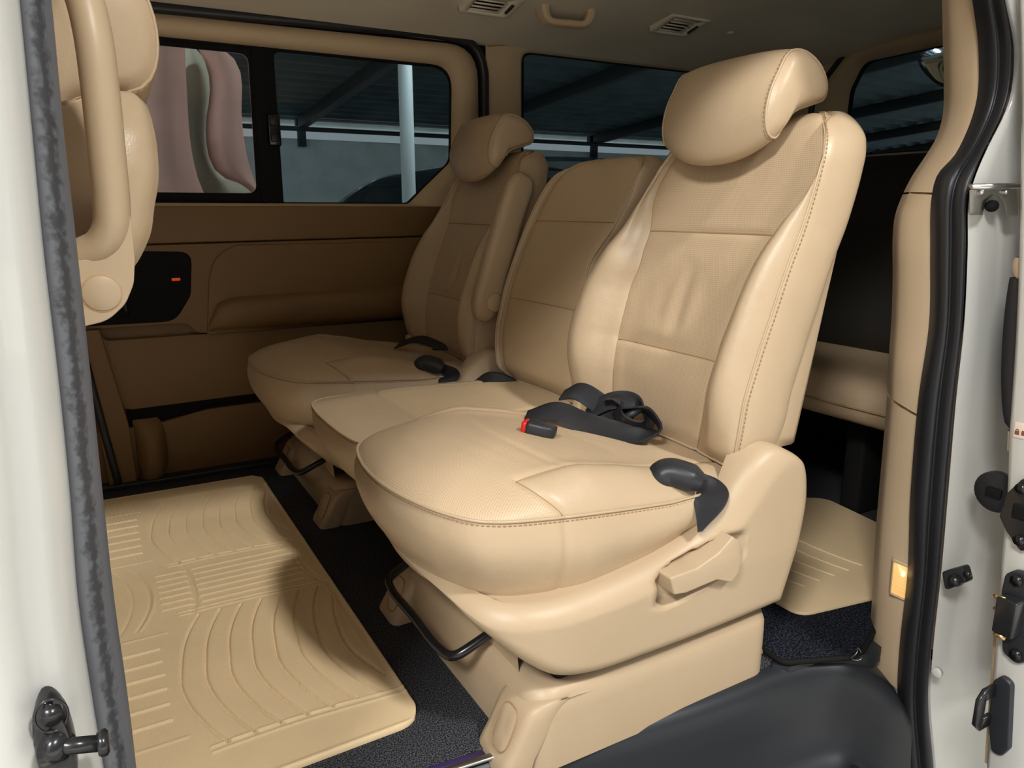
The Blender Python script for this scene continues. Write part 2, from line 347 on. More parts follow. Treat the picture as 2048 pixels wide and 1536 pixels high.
# panels below the window (outline in x, z on the door face)
def dp(name, pts, y0, y1, bev, mat='doortrim', parent=door, rad=0.012, px=True):
    poly = fillet([W(*p) for p in pts] if px else pts, rad, 5); return prism(name, poly, farmap, y0, y1, mat, parent, bev, 3)
XR = xr - 0.004
dp('sill_panel', [(-0.62, 0.842), (XR, 0.842), (XR, 0.744), (-0.62, 0.724)], YW - 0.012, YW + 0.05, 0.010, 'doortrim', px=False, rad=0.006)
dp('middle_panel', [(-0.62, 0.720), (XR, 0.740), (XR, 0.455), (0.27, 0.455), (0.245, 0.49), (-0.62, 0.49)], YW - 0.010, YW + 0.05, 0.006, px=False, rad=[0.004, 0.004, 0.004, 0.03, 0.03, 0.004])
ip = dp('armrest_insert', [W(413, 668), W(416, 560), W(428, 512), W(470, 490), (XR - 0.02, 0.722), (XR - 0.02, 0.46)], YW - 0.020, YW + 0.03, 0.008, px=False, rad=[0.004, 0.08, 0.08, 0.06, 0.02, 0.01])
# armrest bulge: rounded shelf along the door
ax0 = W(414, 640)[0]; secs = []
for x in np.linspace(ax0, XR - 0.03, 30):
    f = np.clip((x - ax0) / 0.09, 0, 1); g = (1 - (1 - f) ** 2.2) ** 0.5 if f < 1 else 1; zt_ = 0.478 + (0.078) * g; zt_ += (x - ax0) * 0.012; zb_ = 0.462 - (x - ax0) * 0.004
    hh = zt_ - zb_; dd = 0.034 * (0.35 + 0.65 * g)
    secs.append([(x, YW - 0.015, zt_ + 0.012), (x, YW - 0.024, zt_ + 0.003), (x, YW - 0.02 - dd * 0.55, zt_), (x, YW - 0.02 - dd * 0.9, zt_ - hh * 0.18), (x, YW - 0.02 - dd, zt_ - hh * 0.45), (x, YW - 0.02 - dd * 0.93, zt_ - hh * 0.75), (x, YW - 0.02 - dd * 0.6, zb_ + hh * 0.04), (x, YW - 0.012, zb_)])
grid('armrest', np.array(secs), 'doortrim', door, uvs=False, flip=True)
# black switch recess with its red tell-tale
rec = [W(180, 655), W(225, 505), W(368, 505), W(383, 525), W(378, 590), W(352, 640)]
dp('switch_recess', [W(120, 655), W(120, 500), W(383, 503), W(381, 590), W(350, 642)], YW - 0.013, YW + 0.02, 0.004, 'void', px=False, rad=[0.01, 0.01, 0.035, 0.05, 0.06])
M['redlamp'], k = new_mat('red_tell_tale', S(160, 20, 5), 0.3); k.b.inputs['Emission Color'].default_value = (1, 0.08, 0.01, 1); k.b.inputs['Emission Strength'].default_value = 0.5
c = W(351, 558); rbox('tell_tale', (c[0] - 0.012, YW - 0.017, c[1] - 0.004), (c[0] + 0.012, YW - 0.012, c[1] + 0.004), 0.002, 'redlamp', door)
c = W(250, 615); tube('pull_lever', np.array([(c[0], YW - 0.03, c[1] + 0.03), (c[0], YW - 0.035, c[1]), (c[0] + 0.004, YW - 0.02, c[1] - 0.02)]), 0.006, 'black', door)
rbox('lower_back_plate', (-0.6, YW + 0.022, 0.0), (XR, YW + 0.045, 0.848), 0.004, 'doortrim', door)
dp('lower_panel', [(-0.62, 0.488), (0.0, 0.488), (0.018, 0.452), (XR, 0.448), (XR, 0.256), (0.062, 0.236)], YW - 0.006, YW + 0.04, 0.012, px=False, rad=[0.004, 0.02, 0.02, 0.004, 0.004, 0.03])
rbox('pocket_gap_shade', (0.05, YW + 0.006, 0.17), (XR, YW + 0.03, 0.27), 0.002, 'void', door)  # black piece standing for the shade in the gap above the kick panel
dp('kick_panel', [(-0.62, 0.178), (0.12, 0.18), (0.28, 0.208), (XR, 0.222), (XR, 0.0), (-0.62, 0.0)], YW - 0.006, YW + 0.04, 0.010, px=False, rad=0.006)
dp('edge_post', [(-0.05, 0.49), (0.005, 0.49), (0.05, 0.20), (0.055, 0.0), (-0.02, 0.0)], YW - 0.03, YW + 0.04, 0.014, px=False, rad=0.004)
# rounded kick pocket
ps = []
for f in np.linspace(0, 1, 14):
    z = 0.012 + 0.19 * f; d = 0.045 * math.sin(math.pi * min(1, 0.25 + f * 0.75)) ** 0.6; w0 = 0.062 + 0.0 * f; w1 = W(336, 900)[0] - 0.02 * (abs(f - 0.5) * 2) ** 4
    ps.append([(w0 + (w1 - w0) * g, YW - 0.004 - d * (1 - abs(2 * g - 1) ** 3), z) for g in np.linspace(0, 1, 14)])
grid('kick_pocket', np.array(ps), 'doortrim', door, uvs=False)
struct(rbox('baseboard_far', (-0.8, YW - 0.05, -0.005), (2.6, YW + 0.02, 0.016), 0.005, 'rubber', None))

# ---- tinted glass
m = bpy.data.materials.new('tinted_glass'); m.use_nodes = True; t = m.node_tree; t.nodes.remove(t.nodes['Principled BSDF'])
tr = t.nodes.new('ShaderNodeBsdfTransparent'); tr.inputs[0].default_value = (0.72, 0.80, 0.82, 1); gl = t.nodes.new('ShaderNodeBsdfGlossy'); gl.inputs['Roughness'].default_value = 0.02
fr = t.nodes.new('ShaderNodeFresnel'); fr.inputs[0].default_value = 1.33; mx = t.nodes.new('ShaderNodeMixShader')
t.links.new(fr.outputs[0], mx.inputs[0]); t.links.new(tr.outputs[0], mx.inputs[1]); t.links.new(gl.outputs[0], mx.inputs[2]); t.links.new(mx.outputs[0], t.nodes['Material Output'].inputs[0]); M['tint'] = m
m2 = m.copy(); m2.name = 'light_tinted_glass'; [n for n in m2.node_tree.nodes if n.type == 'BSDF_TRANSPARENT'][0].inputs[0].default_value = (0.80, 0.82, 0.82, 1); M['tint_light'] = m2
def pane(name, loop, y, mat, parent, ny=1):
    o = prism(name, loop, farmap, y, y + 0.004, mat, parent); return o
win = bpy.data.objects.new('window_1', None); COL.objects.link(win); win.location = (0.4, YW + 0.04, 0.85); ORG['window_1'] = np.array((0.4, YW + 0.04, 0.85)); win['kind'] = 'structure'
xd0, xd1 = W(512, 200)[0], W(556, 200)[0]
small = fillet([(-0.4, 1.296), (xd0 - 0.005, 1.296), (xd0 - 0.01, 0.882), (-0.4, 0.882)], 0.028)
pane('sliding_pane', small, YW + 0.046, 'tint_light', win)
fo = fillet([(-0.5, zt + 0.004), (xd0 + 0.03, zt + 0.004), (xd0 + 0.03, zb - 0.004), (-0.5, zb - 0.004)], 0.02)
G = np.array([ring3(fo, YW + 0.05), ring3(fo, YW + 0.036), ring3(small * 0.75 + fo * 0.25, YW + 0.034), ring3(small + (fo - small) * 0.04, YW + 0.036), ring3(small, YW + 0.048)])
grid('pane_frame', G, 'void', win, wrap_c=True, uvs=False)
big = fillet([(xd1, zt - 0.004), (TR[0] + 0.004, zt - 0.004), (RL[0] + 0.004, RL[1]), (BRc[0] + 0.004, zb), (xd1, zb)], [0.03, 0.07, 0.05, 0.03, 0.01])
pane('fixed_pane', big, YW + 0.046, 'tint', win)
fo2 = fillet([(xd1 - 0.03, zt + 0.012), (TR[0] + 0.02, zt + 0.012), (RL[0] + 0.02, RL[1]), (BRc[0] + 0.01, zb - 0.012), (xd1 - 0.03, zb - 0.012)], [0.01, 0.08, 0.05, 0.03, 0.01])
bi = big + (np.array([0.75, 1.08]) - big) * 0.012
G = np.array([ring3(fo2, YW + 0.052), ring3(fo2, YW + 0.034), ring3(bi, YW + 0.036), ring3(bi, YW + 0.05)]); grid('pane_frame', G, 'void', win, wrap_c=True, uvs=False)
rbox('divider_post', (xd0 + 0.0, YW + 0.030, zb), (xd1 + 0.004, YW + 0.05, zt), 0.004, 'void', win)
a, b = W(536, 226), W(566, 292)
rbox('slide_latch', (a[0], YW + 0.012, b[1]), (b[0], YW + 0.036, a[1]), 0.006, 'gloss', win)
rbox('latch_tab', (a[0] + 0.006, YW + 0.004, b[1] + 0.012), (a[0] + 0.026, YW + 0.016, b[1] + 0.035), 0.004, 'black', win)
rbox('latch_tab', (a[0] + 0.006, YW + 0.004, a[1] - 0.035), (a[0] + 0.026, YW + 0.016, a[1] - 0.012), 0.004, 'black', win)

# ---- far rear quarter with its window
wr = bpy.data.objects.new('wall_far', None); COL.objects.link(wr); wr.location = (1.9, YW, 0); ORG['wall_far'] = np.array((1.9, YW, 0)); wr['kind'] = 'structure'
xq = xr + 0.03; w2l = W(1048, 250)[0]
in2 = fillet([(w2l, 1.392), (2.42, 1.392), (2.42, 0.90), (w2l, 0.90)], 0.05); ou2 = fillet([(xq, 1.46), (2.70, 1.46), (2.70, 0.80), (xq, 0.80)], 0.005)
md = in2 + (ou2 - in2) * 0.12
G = np.array([ring3(ou2, YW + 0.006), ring3(in2 + (ou2 - in2) * 0.6, YW), ring3(md, YW + 0.002), ring3(in2 + (ou2 - in2) * 0.03, YW + 0.012), ring3(in2, YW + 0.035)]); grid('quarter_trim', G, 'trim', wr, wrap_c=True, uvs=False)
rbox('quarter_lower', (xq, YW, 0.0), (2.70, YW + 0.04, 0.80), 0.006, 'doortrim', wr)
sp = curve([(xq, YW - 0.006, 1.388), (xq + 0.10, YW - 0.006, 1.402), (w2l + 0.06, YW - 0.006, 1.405)], 20)
tube('trim_joint', sp, 0.0022, 'seamdark', wr, 6)
w2 = bpy.data.objects.new('window_2', None); COL.objects.link(w2); w2.location = (1.9, YW + 0.03, 0.9); ORG['window_2'] = np.array((1.9, YW + 0.03, 0.9)); w2['kind'] = 'structure'
pane('quarter_pane', in2, YW + 0.034, 'tint', w2)
ii = in2 + (np.array([1.9, 1.14]) - in2) * 0.02
grid('pane_frame', np.array([ring3(in2, YW + 0.03), ring3(ii, YW + 0.032), ring3(ii, YW + 0.037)]), 'void', w2, wrap_c=True, uvs=False)

# ---- headliner
ys = [0.70, 0.78, 0.88, 1.05, 1.35, 1.6, 1.85, 2.10, 2.26, 2.36, 2.43, 2.47, 2.50]; zs = [1.40, 1.42, 1.45, 1.47, 1.485, 1.488, 1.480, 1.452, 1.430, 1.416, 1.406, 1.399, 1.395]
yy = np.linspace(0.70, 2.50, 70); zz = hermite(ys, zs, yy); xs = np.linspace(-1.3, 2.72, 60)
drop = 0.06 * np.clip((xs - 2.2) / 0.5, 0, 1) ** 1.6
G = np.array([[(x, y, z - d) for y, z in zip(yy, zz)] for x, d in zip(xs, drop)])
struct(grid('ceiling', G, 'liner', None, uvs=False))

# ---- tail: frame and window of the tailgate
XT = 2.66
V = lambda x, y: atX(x, y, XT)[[1, 2]]
wl, wt, wb = V(1690, 200), V(1760, 112), V(1735, 308)
tin = fillet([(0.95, 1.405), (V(1720, 122)[0], V(1720, 122)[1] - 0.002), (wl[0], V(1690, 180)[1]), (wl[0] + 0.01, wb[1]), (0.95, wb[1])], [0.05, 0.06, 0.09, 0.03, 0.03], 8)
tou = fillet([(0.80, 1.455), (V(1710, 95)[0], V(1710, 95)[1]), (V(1638, 190)[0], V(1638, 190)[1]), (V(1638, 190)[0] + 0.03, wb[1] - 0.018), (0.80, wb[1] - 0.018)], [0.05, 0.08, 0.12, 0.03, 0.03], 8)
rear3 = lambda loop, x: np.column_stack([np.full(len(loop), x), loop[:, 0], loop[:, 1]])
wrear = bpy.data.objects.new('wall_rear', None); COL.objects.link(wrear); wrear.location = (XT, 1.6, 0); ORG['wall_rear'] = np.array((XT, 1.6, 0)); wrear['kind'] = 'structure'
md = tin + (tou - tin) * 0.25
grid('tailgate_trim', np.array([rear3(tou, XT - 0.01), rear3(tou + (tin - tou) * 0.05, XT - 0.02), rear3(tou * 0.5 + tin * 0.5, XT - 0.018), rear3(md, XT - 0.006), rear3(tin, XT + 0.03)]), 'trim', wrear, wrap_c=True, uvs=False, flip=True)
sweep('tailgate_seal', rear3(tou + (tou - np.array([1.5, 1.2])) * 0.02, XT - 0.012), circ(0.013, 8), 'rubber', wrear, closed=True)
# outer rear wall around the opening
bigo = fillet([(0.70, 1.52), (2.52, 1.52), (2.55, 1.3), (2.55, 0.0), (0.70, 0.0)], 0.002, 8)
grid('rear_lining', np.array([rear3(bigo, XT), rear3(tou, XT - 0.004)]), 'trim', wrear, wrap_c=True, uvs=False, flip=True)
rbox('tailgate_panel', (XT - 0.03, 0.82, 0.0), (XT + 0.02, 2.3, wb[1] - 0.012), 0.01, 'black', wrear)
w3 = bpy.data.objects.new('window_3', None); COL.objects.link(w3); w3.location = (XT, 1.5, 1.05); ORG['window_3'] = np.array((XT, 1.5, 1.05)); w3['kind'] = 'structure'
prism('tailgate_pane', tin, lambda u, v, d: (d, u, v), XT + 0.03, XT + 0.034, 'tint', w3)
ii = tin + (np.array([1.4, 1.2]) - tin) * 0.02
grid('pane_frame', np.array([rear3(tin, XT + 0.026), rear3(ii, XT + 0.027), rear3(ii, XT + 0.036)]), 'void', w3, wrap_c=True, uvs=False, flip=True)
# side of the body behind the door gap, above and beside the linings
bo = fillet([(-0.8, 1.53), (xr + 0.2, 1.53), (xr + 0.2, 0.9), (xr + 0.2, 0.0), (-0.8, 0.0)], 0.002); 
oo = np.where(np.abs(outer - outer.mean(0)) > 0, outer, outer)
struct(grid('trim_9', np.array([ring3(bo, YW + 0.03), ring3(outer * 0.98 + outer.mean(0) * 0.02, YW + 0.022)]), 'void', None, wrap_c=True, uvs=False))
struct(prism('trim_10', [(1.03, 0.83), (1.10, 0.86), (1.24, 0.86), (1.27, 0.80), (1.26, 0.765), (1.22, 0.76), (1.18, 0.775), (1.12, 0.80), (1.05, 0.808)], lambda u, v, d: (u, v, d), 0.001, -0.03, 'black', None, 0.0))
struct(rbox('wall_outer_roof', (-1.3, 0.62, 1.53), (2.75, 2.6, 1.56), 0.0, 'white', None)); bpy.data.objects['wall_outer_roof'].name = 'trim_4'
# partition ahead of the cabin that closes the body towards the dashboard, and near side wall behind the pillar
struct(rbox('wall_front', (-1.36, 0.62, -0.05), (-1.32, 2.6, 1.53), 0.0, 'doortrim', None))
struct(rbox('wall_near', (1.34, 0.70, 0.0), (2.66, 0.74, 1.50), 0.0, 'trim', None))

# ---- rear pillar of the door opening (near side)
PL = [(1880, -620), (1888, -400), (1893, -200), (1897, -40), (1899, 60), (1901, 150), (1899, 220), (1886, 268), (1860, 312), (1835, 350), (1814, 392), (1800, 432), (1795, 480), (1795, 560), (1792, 650), (1787, 720), (1783, 800), (1775, 900), (1766, 1000), (1758, 1100), (1750, 1240), (1743, 1325)]
PR = [(1905, -620), (1922, -400), (1940, -180), (1952, -40), (1966, 80), (1968, 140), (1961, 210), (1930, 285), (1893, 348), (1874, 400), (1871, 480), (1868, 600), (1862, 700), (1848, 830), (1834, 1000), (1825, 1150), (1812, 1270), (1802, 1385)]
A = np.array([atY(x, y, 0.80) for x, y in PL]); B = np.array([atY(x, y, 0.735) for x, y in PR])
A = curve(A, 900); B = curve(B, 900)
def cut(z0, z1, Q): return Q[(Q[:, 2] >= z0) & (Q[:, 2] <= z1)]
prof = [(-0.02, -0.05), (0.0, -0.014), (0.02, -0.004), (0.08, 0.003), (0.3, 0.008), (0.6, 0.008), (0.9, 0.003), (1.0, -0.002), (1.06, -0.03)]
pil = bpy.data.objects.new('wall_pillar', None); COL.objects.link(pil); pil.location = (1.3, 0.77, 0); ORG['wall_pillar'] = np.array((1.3, 0.77, 0)); pil['kind'] = 'structure'
zs1 = atY(1815, 386, 0.80)[2]; zr1 = atY(1872, 388, 0.735)[2]; zs2 = atY(1783, 800, 0.80)[2]; zl = atY(1846, 838, 0.735)[2]
for nm, a0, a1, b0, b1 in (('upper_cover', zs1 + 0.0006, 9, zr1 + 0.0006, 9), ('middle_cover', zs2 + 0.001, zs1 - 0.0006, zl + 0.001, zr1 - 0.0006), ('lower_cover', -9, zs2 - 0.001, -9, zl - 0.001)):
    strip(nm, cut(a0, a1, A), cut(b0, b1, B), prof, 'plastic', pil, (-0.75, -0.66, 0), 60, smooth_pts=False)
    strip('gap', cut(a0 - 0.004, a1 + 0.004, A), cut(b0 - 0.004, b1 + 0.004, B), [(0.03, -0.004), (0.5, 0.002), (0.97, -0.004)], 'seamdark', pil, (-0.75, -0.66, 0), 40, smooth_pts=False)
# rubber seal, two lobes
SI = [(1903, -620), (1920, -400), (1938, -180), (1950, -40), (1956, 0), (1968, 100), (1963, 200), (1924, 300), (1883, 352), (1872, 400), (1870, 500), (1867, 650), (1846, 800), (1829, 1000), (1823, 1150), (1807, 1300), (1802, 1400), (1812, 1536), (1816, 1600)]
SO = [(1950, -620), (1968, -400), (1987, -180), (2000, -40), (2007, 0), (2025, 100), (2015, 200), (1969, 300), (1948, 350), (1934, 400), (1932, 500), (1925, 650), (1909, 800), (1892, 1000), (1879, 1150), (1863, 1300), (1857, 1400), (1868, 1536), (1872, 1600)]
A = [atY(x, y, 0.722) for x, y in SI]; B = [atY(x, y, 0.672) for x, y in SO]
sealp = [(-0.06, -0.02), (0, 0.0), (0.06, 0.010), (0.2, 0.016), (0.36, 0.014), (0.46, 0.007), (0.5, 0.002), (0.54, 0.006), (0.64, 0.014), (0.78, 0.017), (0.92, 0.010), (1.0, -0.002), (1.0, -0.02)]
struct(strip('trim_seal', A, B, sealp, 'rubber', None, (-0.72, -0.69, 0), 140))
bpy.data.objects['trim_seal'].name = 'trim_5'
# white painted jamb beyond the seal
JO = [(2005, -620), (2022, -400), (2040, -180), (2052, -40), (2056, 0), (2080, 100), (2085, 200), (2080, 300), (2075, 350), (2070, 400), (2065, 500), (2062, 650), (2056, 800), (2045, 1000), (2035, 1150), (2010, 1300), (2000, 1400), (1990, 1536), (1985, 1600)]
B2 = [atY(x, y, 0.64) + np.array([0.01, 0, 0]) for x, y in JO]
jamb = strip('wall_jamb', [b + np.array([0.012, 0.004, 0]) for b in B], B2, [(0, 0), (0.08, 0.004), (0.2, 0.002), (0.4, -0.006), (0.55, -0.012), (0.66, -0.010), (0.8, 0.0), (0.92, 0.004), (1.0, 0.0)], 'white', None, (-0.8, -0.6, 0), 120); struct(jamb)

# ---- front pillar of the door opening: white jamb and rubber seal
LI = [(45, -640), (65, -420), (85, -200), (98, -40), (103, 0), (127, 250), (155, 500), (182, 750), (206, 980), (230, 1200), (258, 1400), (274, 1536), (280, 1600)]
LO = [(-20, -640), (2, -420), (22, -200), (36, -40), (40, 0), (64, 250), (88, 500), (117, 750), (140, 980), (157, 1200), (186, 1400), (208, 1536), (215, 1600)]
m, k = new_mat('worn_grey_rubber', (0.05, 0.052, 0.058, 1), 0.5, 0.3)
tc = k.n('ShaderNodeTexCoord'); nz = k.n('ShaderNodeTexNoise'); nz.inputs['Scale'].default_value = 150; nz.inputs['Detail'].default_value = 4; k.l(tc.outputs['Object'], nz.inputs['Vector'])
uv = k.n('ShaderNodeUVMap'); sp_ = k.n('ShaderNodeSeparateXYZ'); k.l(uv.outputs[0], sp_.inputs[0])
dist = k.math('ABSOLUTE', k.math('ADD', sp_.outputs[0], -0.018)); fac = k.math('ADD', k.math('MULTIPLY', dist, 62.0), k.math('SUBTRACT', k.math('MULTIPLY', nz.outputs[0], 1.6), 0.45))
cr = k.n('ShaderNodeValToRGB'); cr.color_ramp.elements[0].position = 0.5; cr.color_ramp.elements[0].color = (0.05, 0.051, 0.056, 1); cr.color_ramp.elements[1].position = 0.95; cr.color_ramp.elements[1].color = (0.13, 0.135, 0.15, 1)
k.l(fac, cr.inputs[0]); k.l(cr.outputs[0], k.b.inputs['Base Color']); M['wornrubber'] = m
A = curve([atY(x, y, 0.70) for x, y in LI], 100); B = curve([atY(x, y, 0.665) for x, y in LO], 100)
pr = [(-0.05, -0.03), (0, -0.004), (0.05, 0.004), (0.2, 0.010), (0.45, 0.013), (0.7, 0.012), (0.9, 0.007), (1.0, -0.002), (1.0, -0.012)]
G = np.stack([A + (B - A) * f + np.array([0.25, -0.97, 0]) * h for f, h in pr], 1); G = np.stack([np.stack([resample(g, 26) for g in G])], 0)[0]
struct(grid('trim_6', G, 'wornrubber', None, flip=True))
LW = [(x - 60, y) for x, y in LO]; LX = [(x - 210, y) for x, y in LO]; LZ = [(x - 420, y) for x, y in LO]
rails = [curve([atY(x, y, Yv) for x, y in rail], 80) for rail, Yv in (([(x + 12, y) for x, y in LO], 0.70), (LO, 0.668), ([(x - 8, y) for x, y in LO], 0.655), ([(x - 30, y) for x, y in LO], 0.645), (LW, 0.632), ([(x - 100, y) for x, y in LO], 0.628), ([(x - 120, y) for x, y in LO], 0.62), (LX, 0.60), (LZ, 0.60))]
struct(grid('wall_front_jamb', np.stack(rails, 1), 'white', None, uvs=False, flip=True))
# inner beige trim of the front pillar
A = curve([atY(x - 25, y, 0.80) for x, y in LI], 40); B = curve([atY(x - 170, y, 0.80) for x, y in LI], 40); Cc = A + np.array([-0.02, 0.06, 0])
struct(grid('trim_7', np.stack([A + [0, -0.09, 0], A, Cc, B + [-0.3, 0.06, 0]], 1), 'plastic', None, uvs=False))
# ------------------------------------------------------------------ seats
def groove(P, N, rows=(), cols=(), depth=0.004, width=0.006):
    """press the surface in along seam rows / columns; (index, start, stop, depth-scale)"""
    D = np.zeros(P.shape[:2])
    dv = np.zeros(P.shape[:2]); dv[1:] = np.cumsum(np.linalg.norm(np.diff(P, axis=0), axis=2), axis=0)
    du = np.zeros(P.shape[:2]); du[:, 1:] = np.cumsum(np.linalg.norm(np.diff(P, axis=1), axis=2), axis=1)
    for r, a, b, k in rows:
        g = np.exp(-((dv - dv[r][None, :]) / width) ** 2) * k; m = np.zeros(P.shape[1]); m[a:b + 1] = 1; D = np.maximum(D, g * m[None])
    for c, a, b, k in cols:
        g = np.exp(-((du - du[:, c][:, None]) / width) ** 2) * k; m = np.zeros(P.shape[0]); m[a:b + 1] = 1; D = np.maximum(D, g * m[:, None])
    return P - N * (D * depth)[..., None]
def warp_cols(keys, counts):
    """piecewise-linear column positions between key columns -> list and index of every key"""
    t, idx = [0.0], [0]
    for i, n in enumerate(counts):
        t += list(np.linspace(i, i + 1, n + 1)[1:]); idx.append(len(t) - 1)
    return np.array(t), idx
def col_points(K, t):
    """K: (rows, keys, 3) key columns -> smooth surface sampled at t along the keys"""
    ks = np.arange(K.shape[1]); return np.stack([curve_at(K[r], t) for r in range(K.shape[0])])
def curve_at(Kp, t):
    # Catmull-Rom on uniform keys
    n = len(Kp); Q = np.vstack([2*Kp[0]-Kp[1], Kp, 2*Kp[-1]-Kp[-2]])
    i = np.clip(np.floor(t).astype(int), 0, n - 2); f = (t - i)[:, None]
    p0, p1, p2, p3 = Q[i], Q[i+1], Q[i+2], Q[i+3]
    return 0.5 * (2*p1 + (p2-p0)*f + (2*p0-5*p1+4*p2-p3)*f**2 + (3*p1-p0-3*p2+p3)*f**3)

def build_backrest(root, T, ins, seam_rows, names, mats, stitch=True, crease=True, piping=True, nz=110):
    """T: table of rows z, xf, Yr, Yl, th, b ; ins: table of z -> insert edge from right / from left (fractions of width)"""
    T = np.array(T, float); zz = np.linspace(0, 1, nz); key = np.linspace(0, 1, len(T))
    tt = np.r_[0, np.cumsum(np.hypot(np.diff(T[:, 0]), np.diff(T[:, 1])))]; tt /= tt[-1]
    R = hermite(tt, T, zz); z, xf, Yr, Yl, th, b = R.T
    ins = np.array(ins, float); iR = hermite(ins[:, 0], ins[:, 1], z); iL = hermite(ins[:, 0], ins[:, 2], z)
    w = Yl - Yr
    def pt(x, y): return np.stack([x, y, z], 1)
    crR = (0.012 + iR) / 2 * 0.9; crL = (0.012 + iL) / 2 * 0.9
    e = np.minimum(1, th / 0.08)
    K = np.stack([
        pt(xf + th, Yr + 0.03), pt(xf + th * 0.86, Yr + 0.006 * e), pt(xf + th * 0.45, Yr),           # side
        pt(xf - 0.012 * e + (1-e)*th, Yr + 0.012), pt(xf - b, Yr + crR), pt(xf, Yr + iR),          # seam, crest, insert edge
        pt(xf + 0.006 * e, Yr + iR + (w - iR - iL) * 0.33), pt(xf + 0.006 * e, Yr + iR + (w - iR - iL) * 0.67),
        pt(xf, Yl - iL), pt(xf - b, Yl - crL), pt(xf - 0.012 * e + (1-e)*th, Yl - 0.012),
        pt(xf + th * 0.45, Yl), pt(xf + th * 0.86, Yl - 0.006 * e), pt(xf + th, Yl - 0.03)], 1)
    t, ki = warp_cols(None, [3, 6, 8, 9, 9, 8, 10, 8, 9, 9, 8, 6, 3])
    P = col_points(K, t)
    rows = [int(np.argmin(abs(z - s))) for s in seam_rows]      # seams across the insert
    # bow the seam rows a little
    N = -normals(P); 
    if N[nz // 2, P.shape[1] // 2, 0] > 0: N = -N
    if crease:   # soft pull creases in the leather
        ic, jc = P.shape[0], P.shape[1]; cc = (ki[5] + ki[8]) // 2
        uu = np.arange(jc)[None, :]; z2 = z[:, None]
        def cre(du, s, z0, z1, slope): 
            m = np.exp(-((uu - cc - du - slope * (z2 - z0) * 100) / s) ** 2) * np.clip((z2 - z0) / 0.03, 0, 1) * np.clip((z1 - z2) / 0.05, 0, 1); return m
        D = 0.0045 * cre(-1, 1.6, 0.585, 0.74, 0.06) + 0.003 * cre(5, 1.8, 0.60, 0.72, -0.05) + 0.003 * cre(-7, 2.0, 0.60, 0.73, 0.12)
        D += 0.004 * np.exp(-((z2 - 0.575) / 0.012) ** 2) * np.exp(-((uu - cc) / 12.0) ** 2)
        P = P - N * D[..., None]
    a5, b8, a3, b10 = ki[5], ki[8], ki[3], ki[10]
    P = groove(P, N, rows=[(r, a5, b8, 1.0) for r in rows], cols=[(a5, 0, nz - 1, 0.8), (b8, 0, nz - 1, 0.8), (a3, 0, nz - 1, 0.8), (b10, 0, nz - 1, 0.8)])
    cuts = [0] + rows + [nz - 1]
    for r in rows: tube('seam', P[r, a5:b8 + 1] + N[r, a5:b8 + 1] * 0.0004, 0.0010, 'seamdark', root, 5)
    for c in (a5, b8): tube('seam', P[:int(nz * 0.9), c] + N[:int(nz * 0.9), c] * 0.0003, 0.0009, 'seamdark', root, 5)
    for i, nm in enumerate(names):
        grid(nm, P[cuts[i]:cuts[i+1] + 1, a5:b8 + 1], mats[i], root, flip=True)
    grid('back_bolster', P[:, a3:a5 + 1], 'leather', root, flip=True)
    grid('back_bolster', P[:, b8:b10 + 1], 'leather', root, flip=True)
    grid('back_side_panel', P[:, :a3 + 1], 'leather', root, flip=True)
    grid('back_side_panel', P[:, b10:], 'leather', root, flip=True)
    # rear face
    L = P[:, 0]; Rr = P[:, -1]; B = np.stack([L, L * 0.67 + Rr * 0.33 + [0.01, 0, 0], L * 0.33 + Rr * 0.67 + [0.01, 0, 0], Rr], 1)
    grid('rear_cover', B, 'leather', root)
    if piping:
        for c in (a3, b10): tube('piping', P[2:-6, c] + N[2:-6, c] * 0.0005, 0.0021, 'leather', root, 6)
        if stitch:
            for c, s in ((a3, -1), (b10, 1)):
                q = P[4:-8, c + s] + N[4:-8, c + s] * 0.001; stitches('stitching', resample(q, 200), (0, s, 0), 'seamdark', root)
    bot = np.vstack([P[0, :]]); tube('piping', bot, 0.003, 'leather', root, 6)
    return P, N, ki, rows

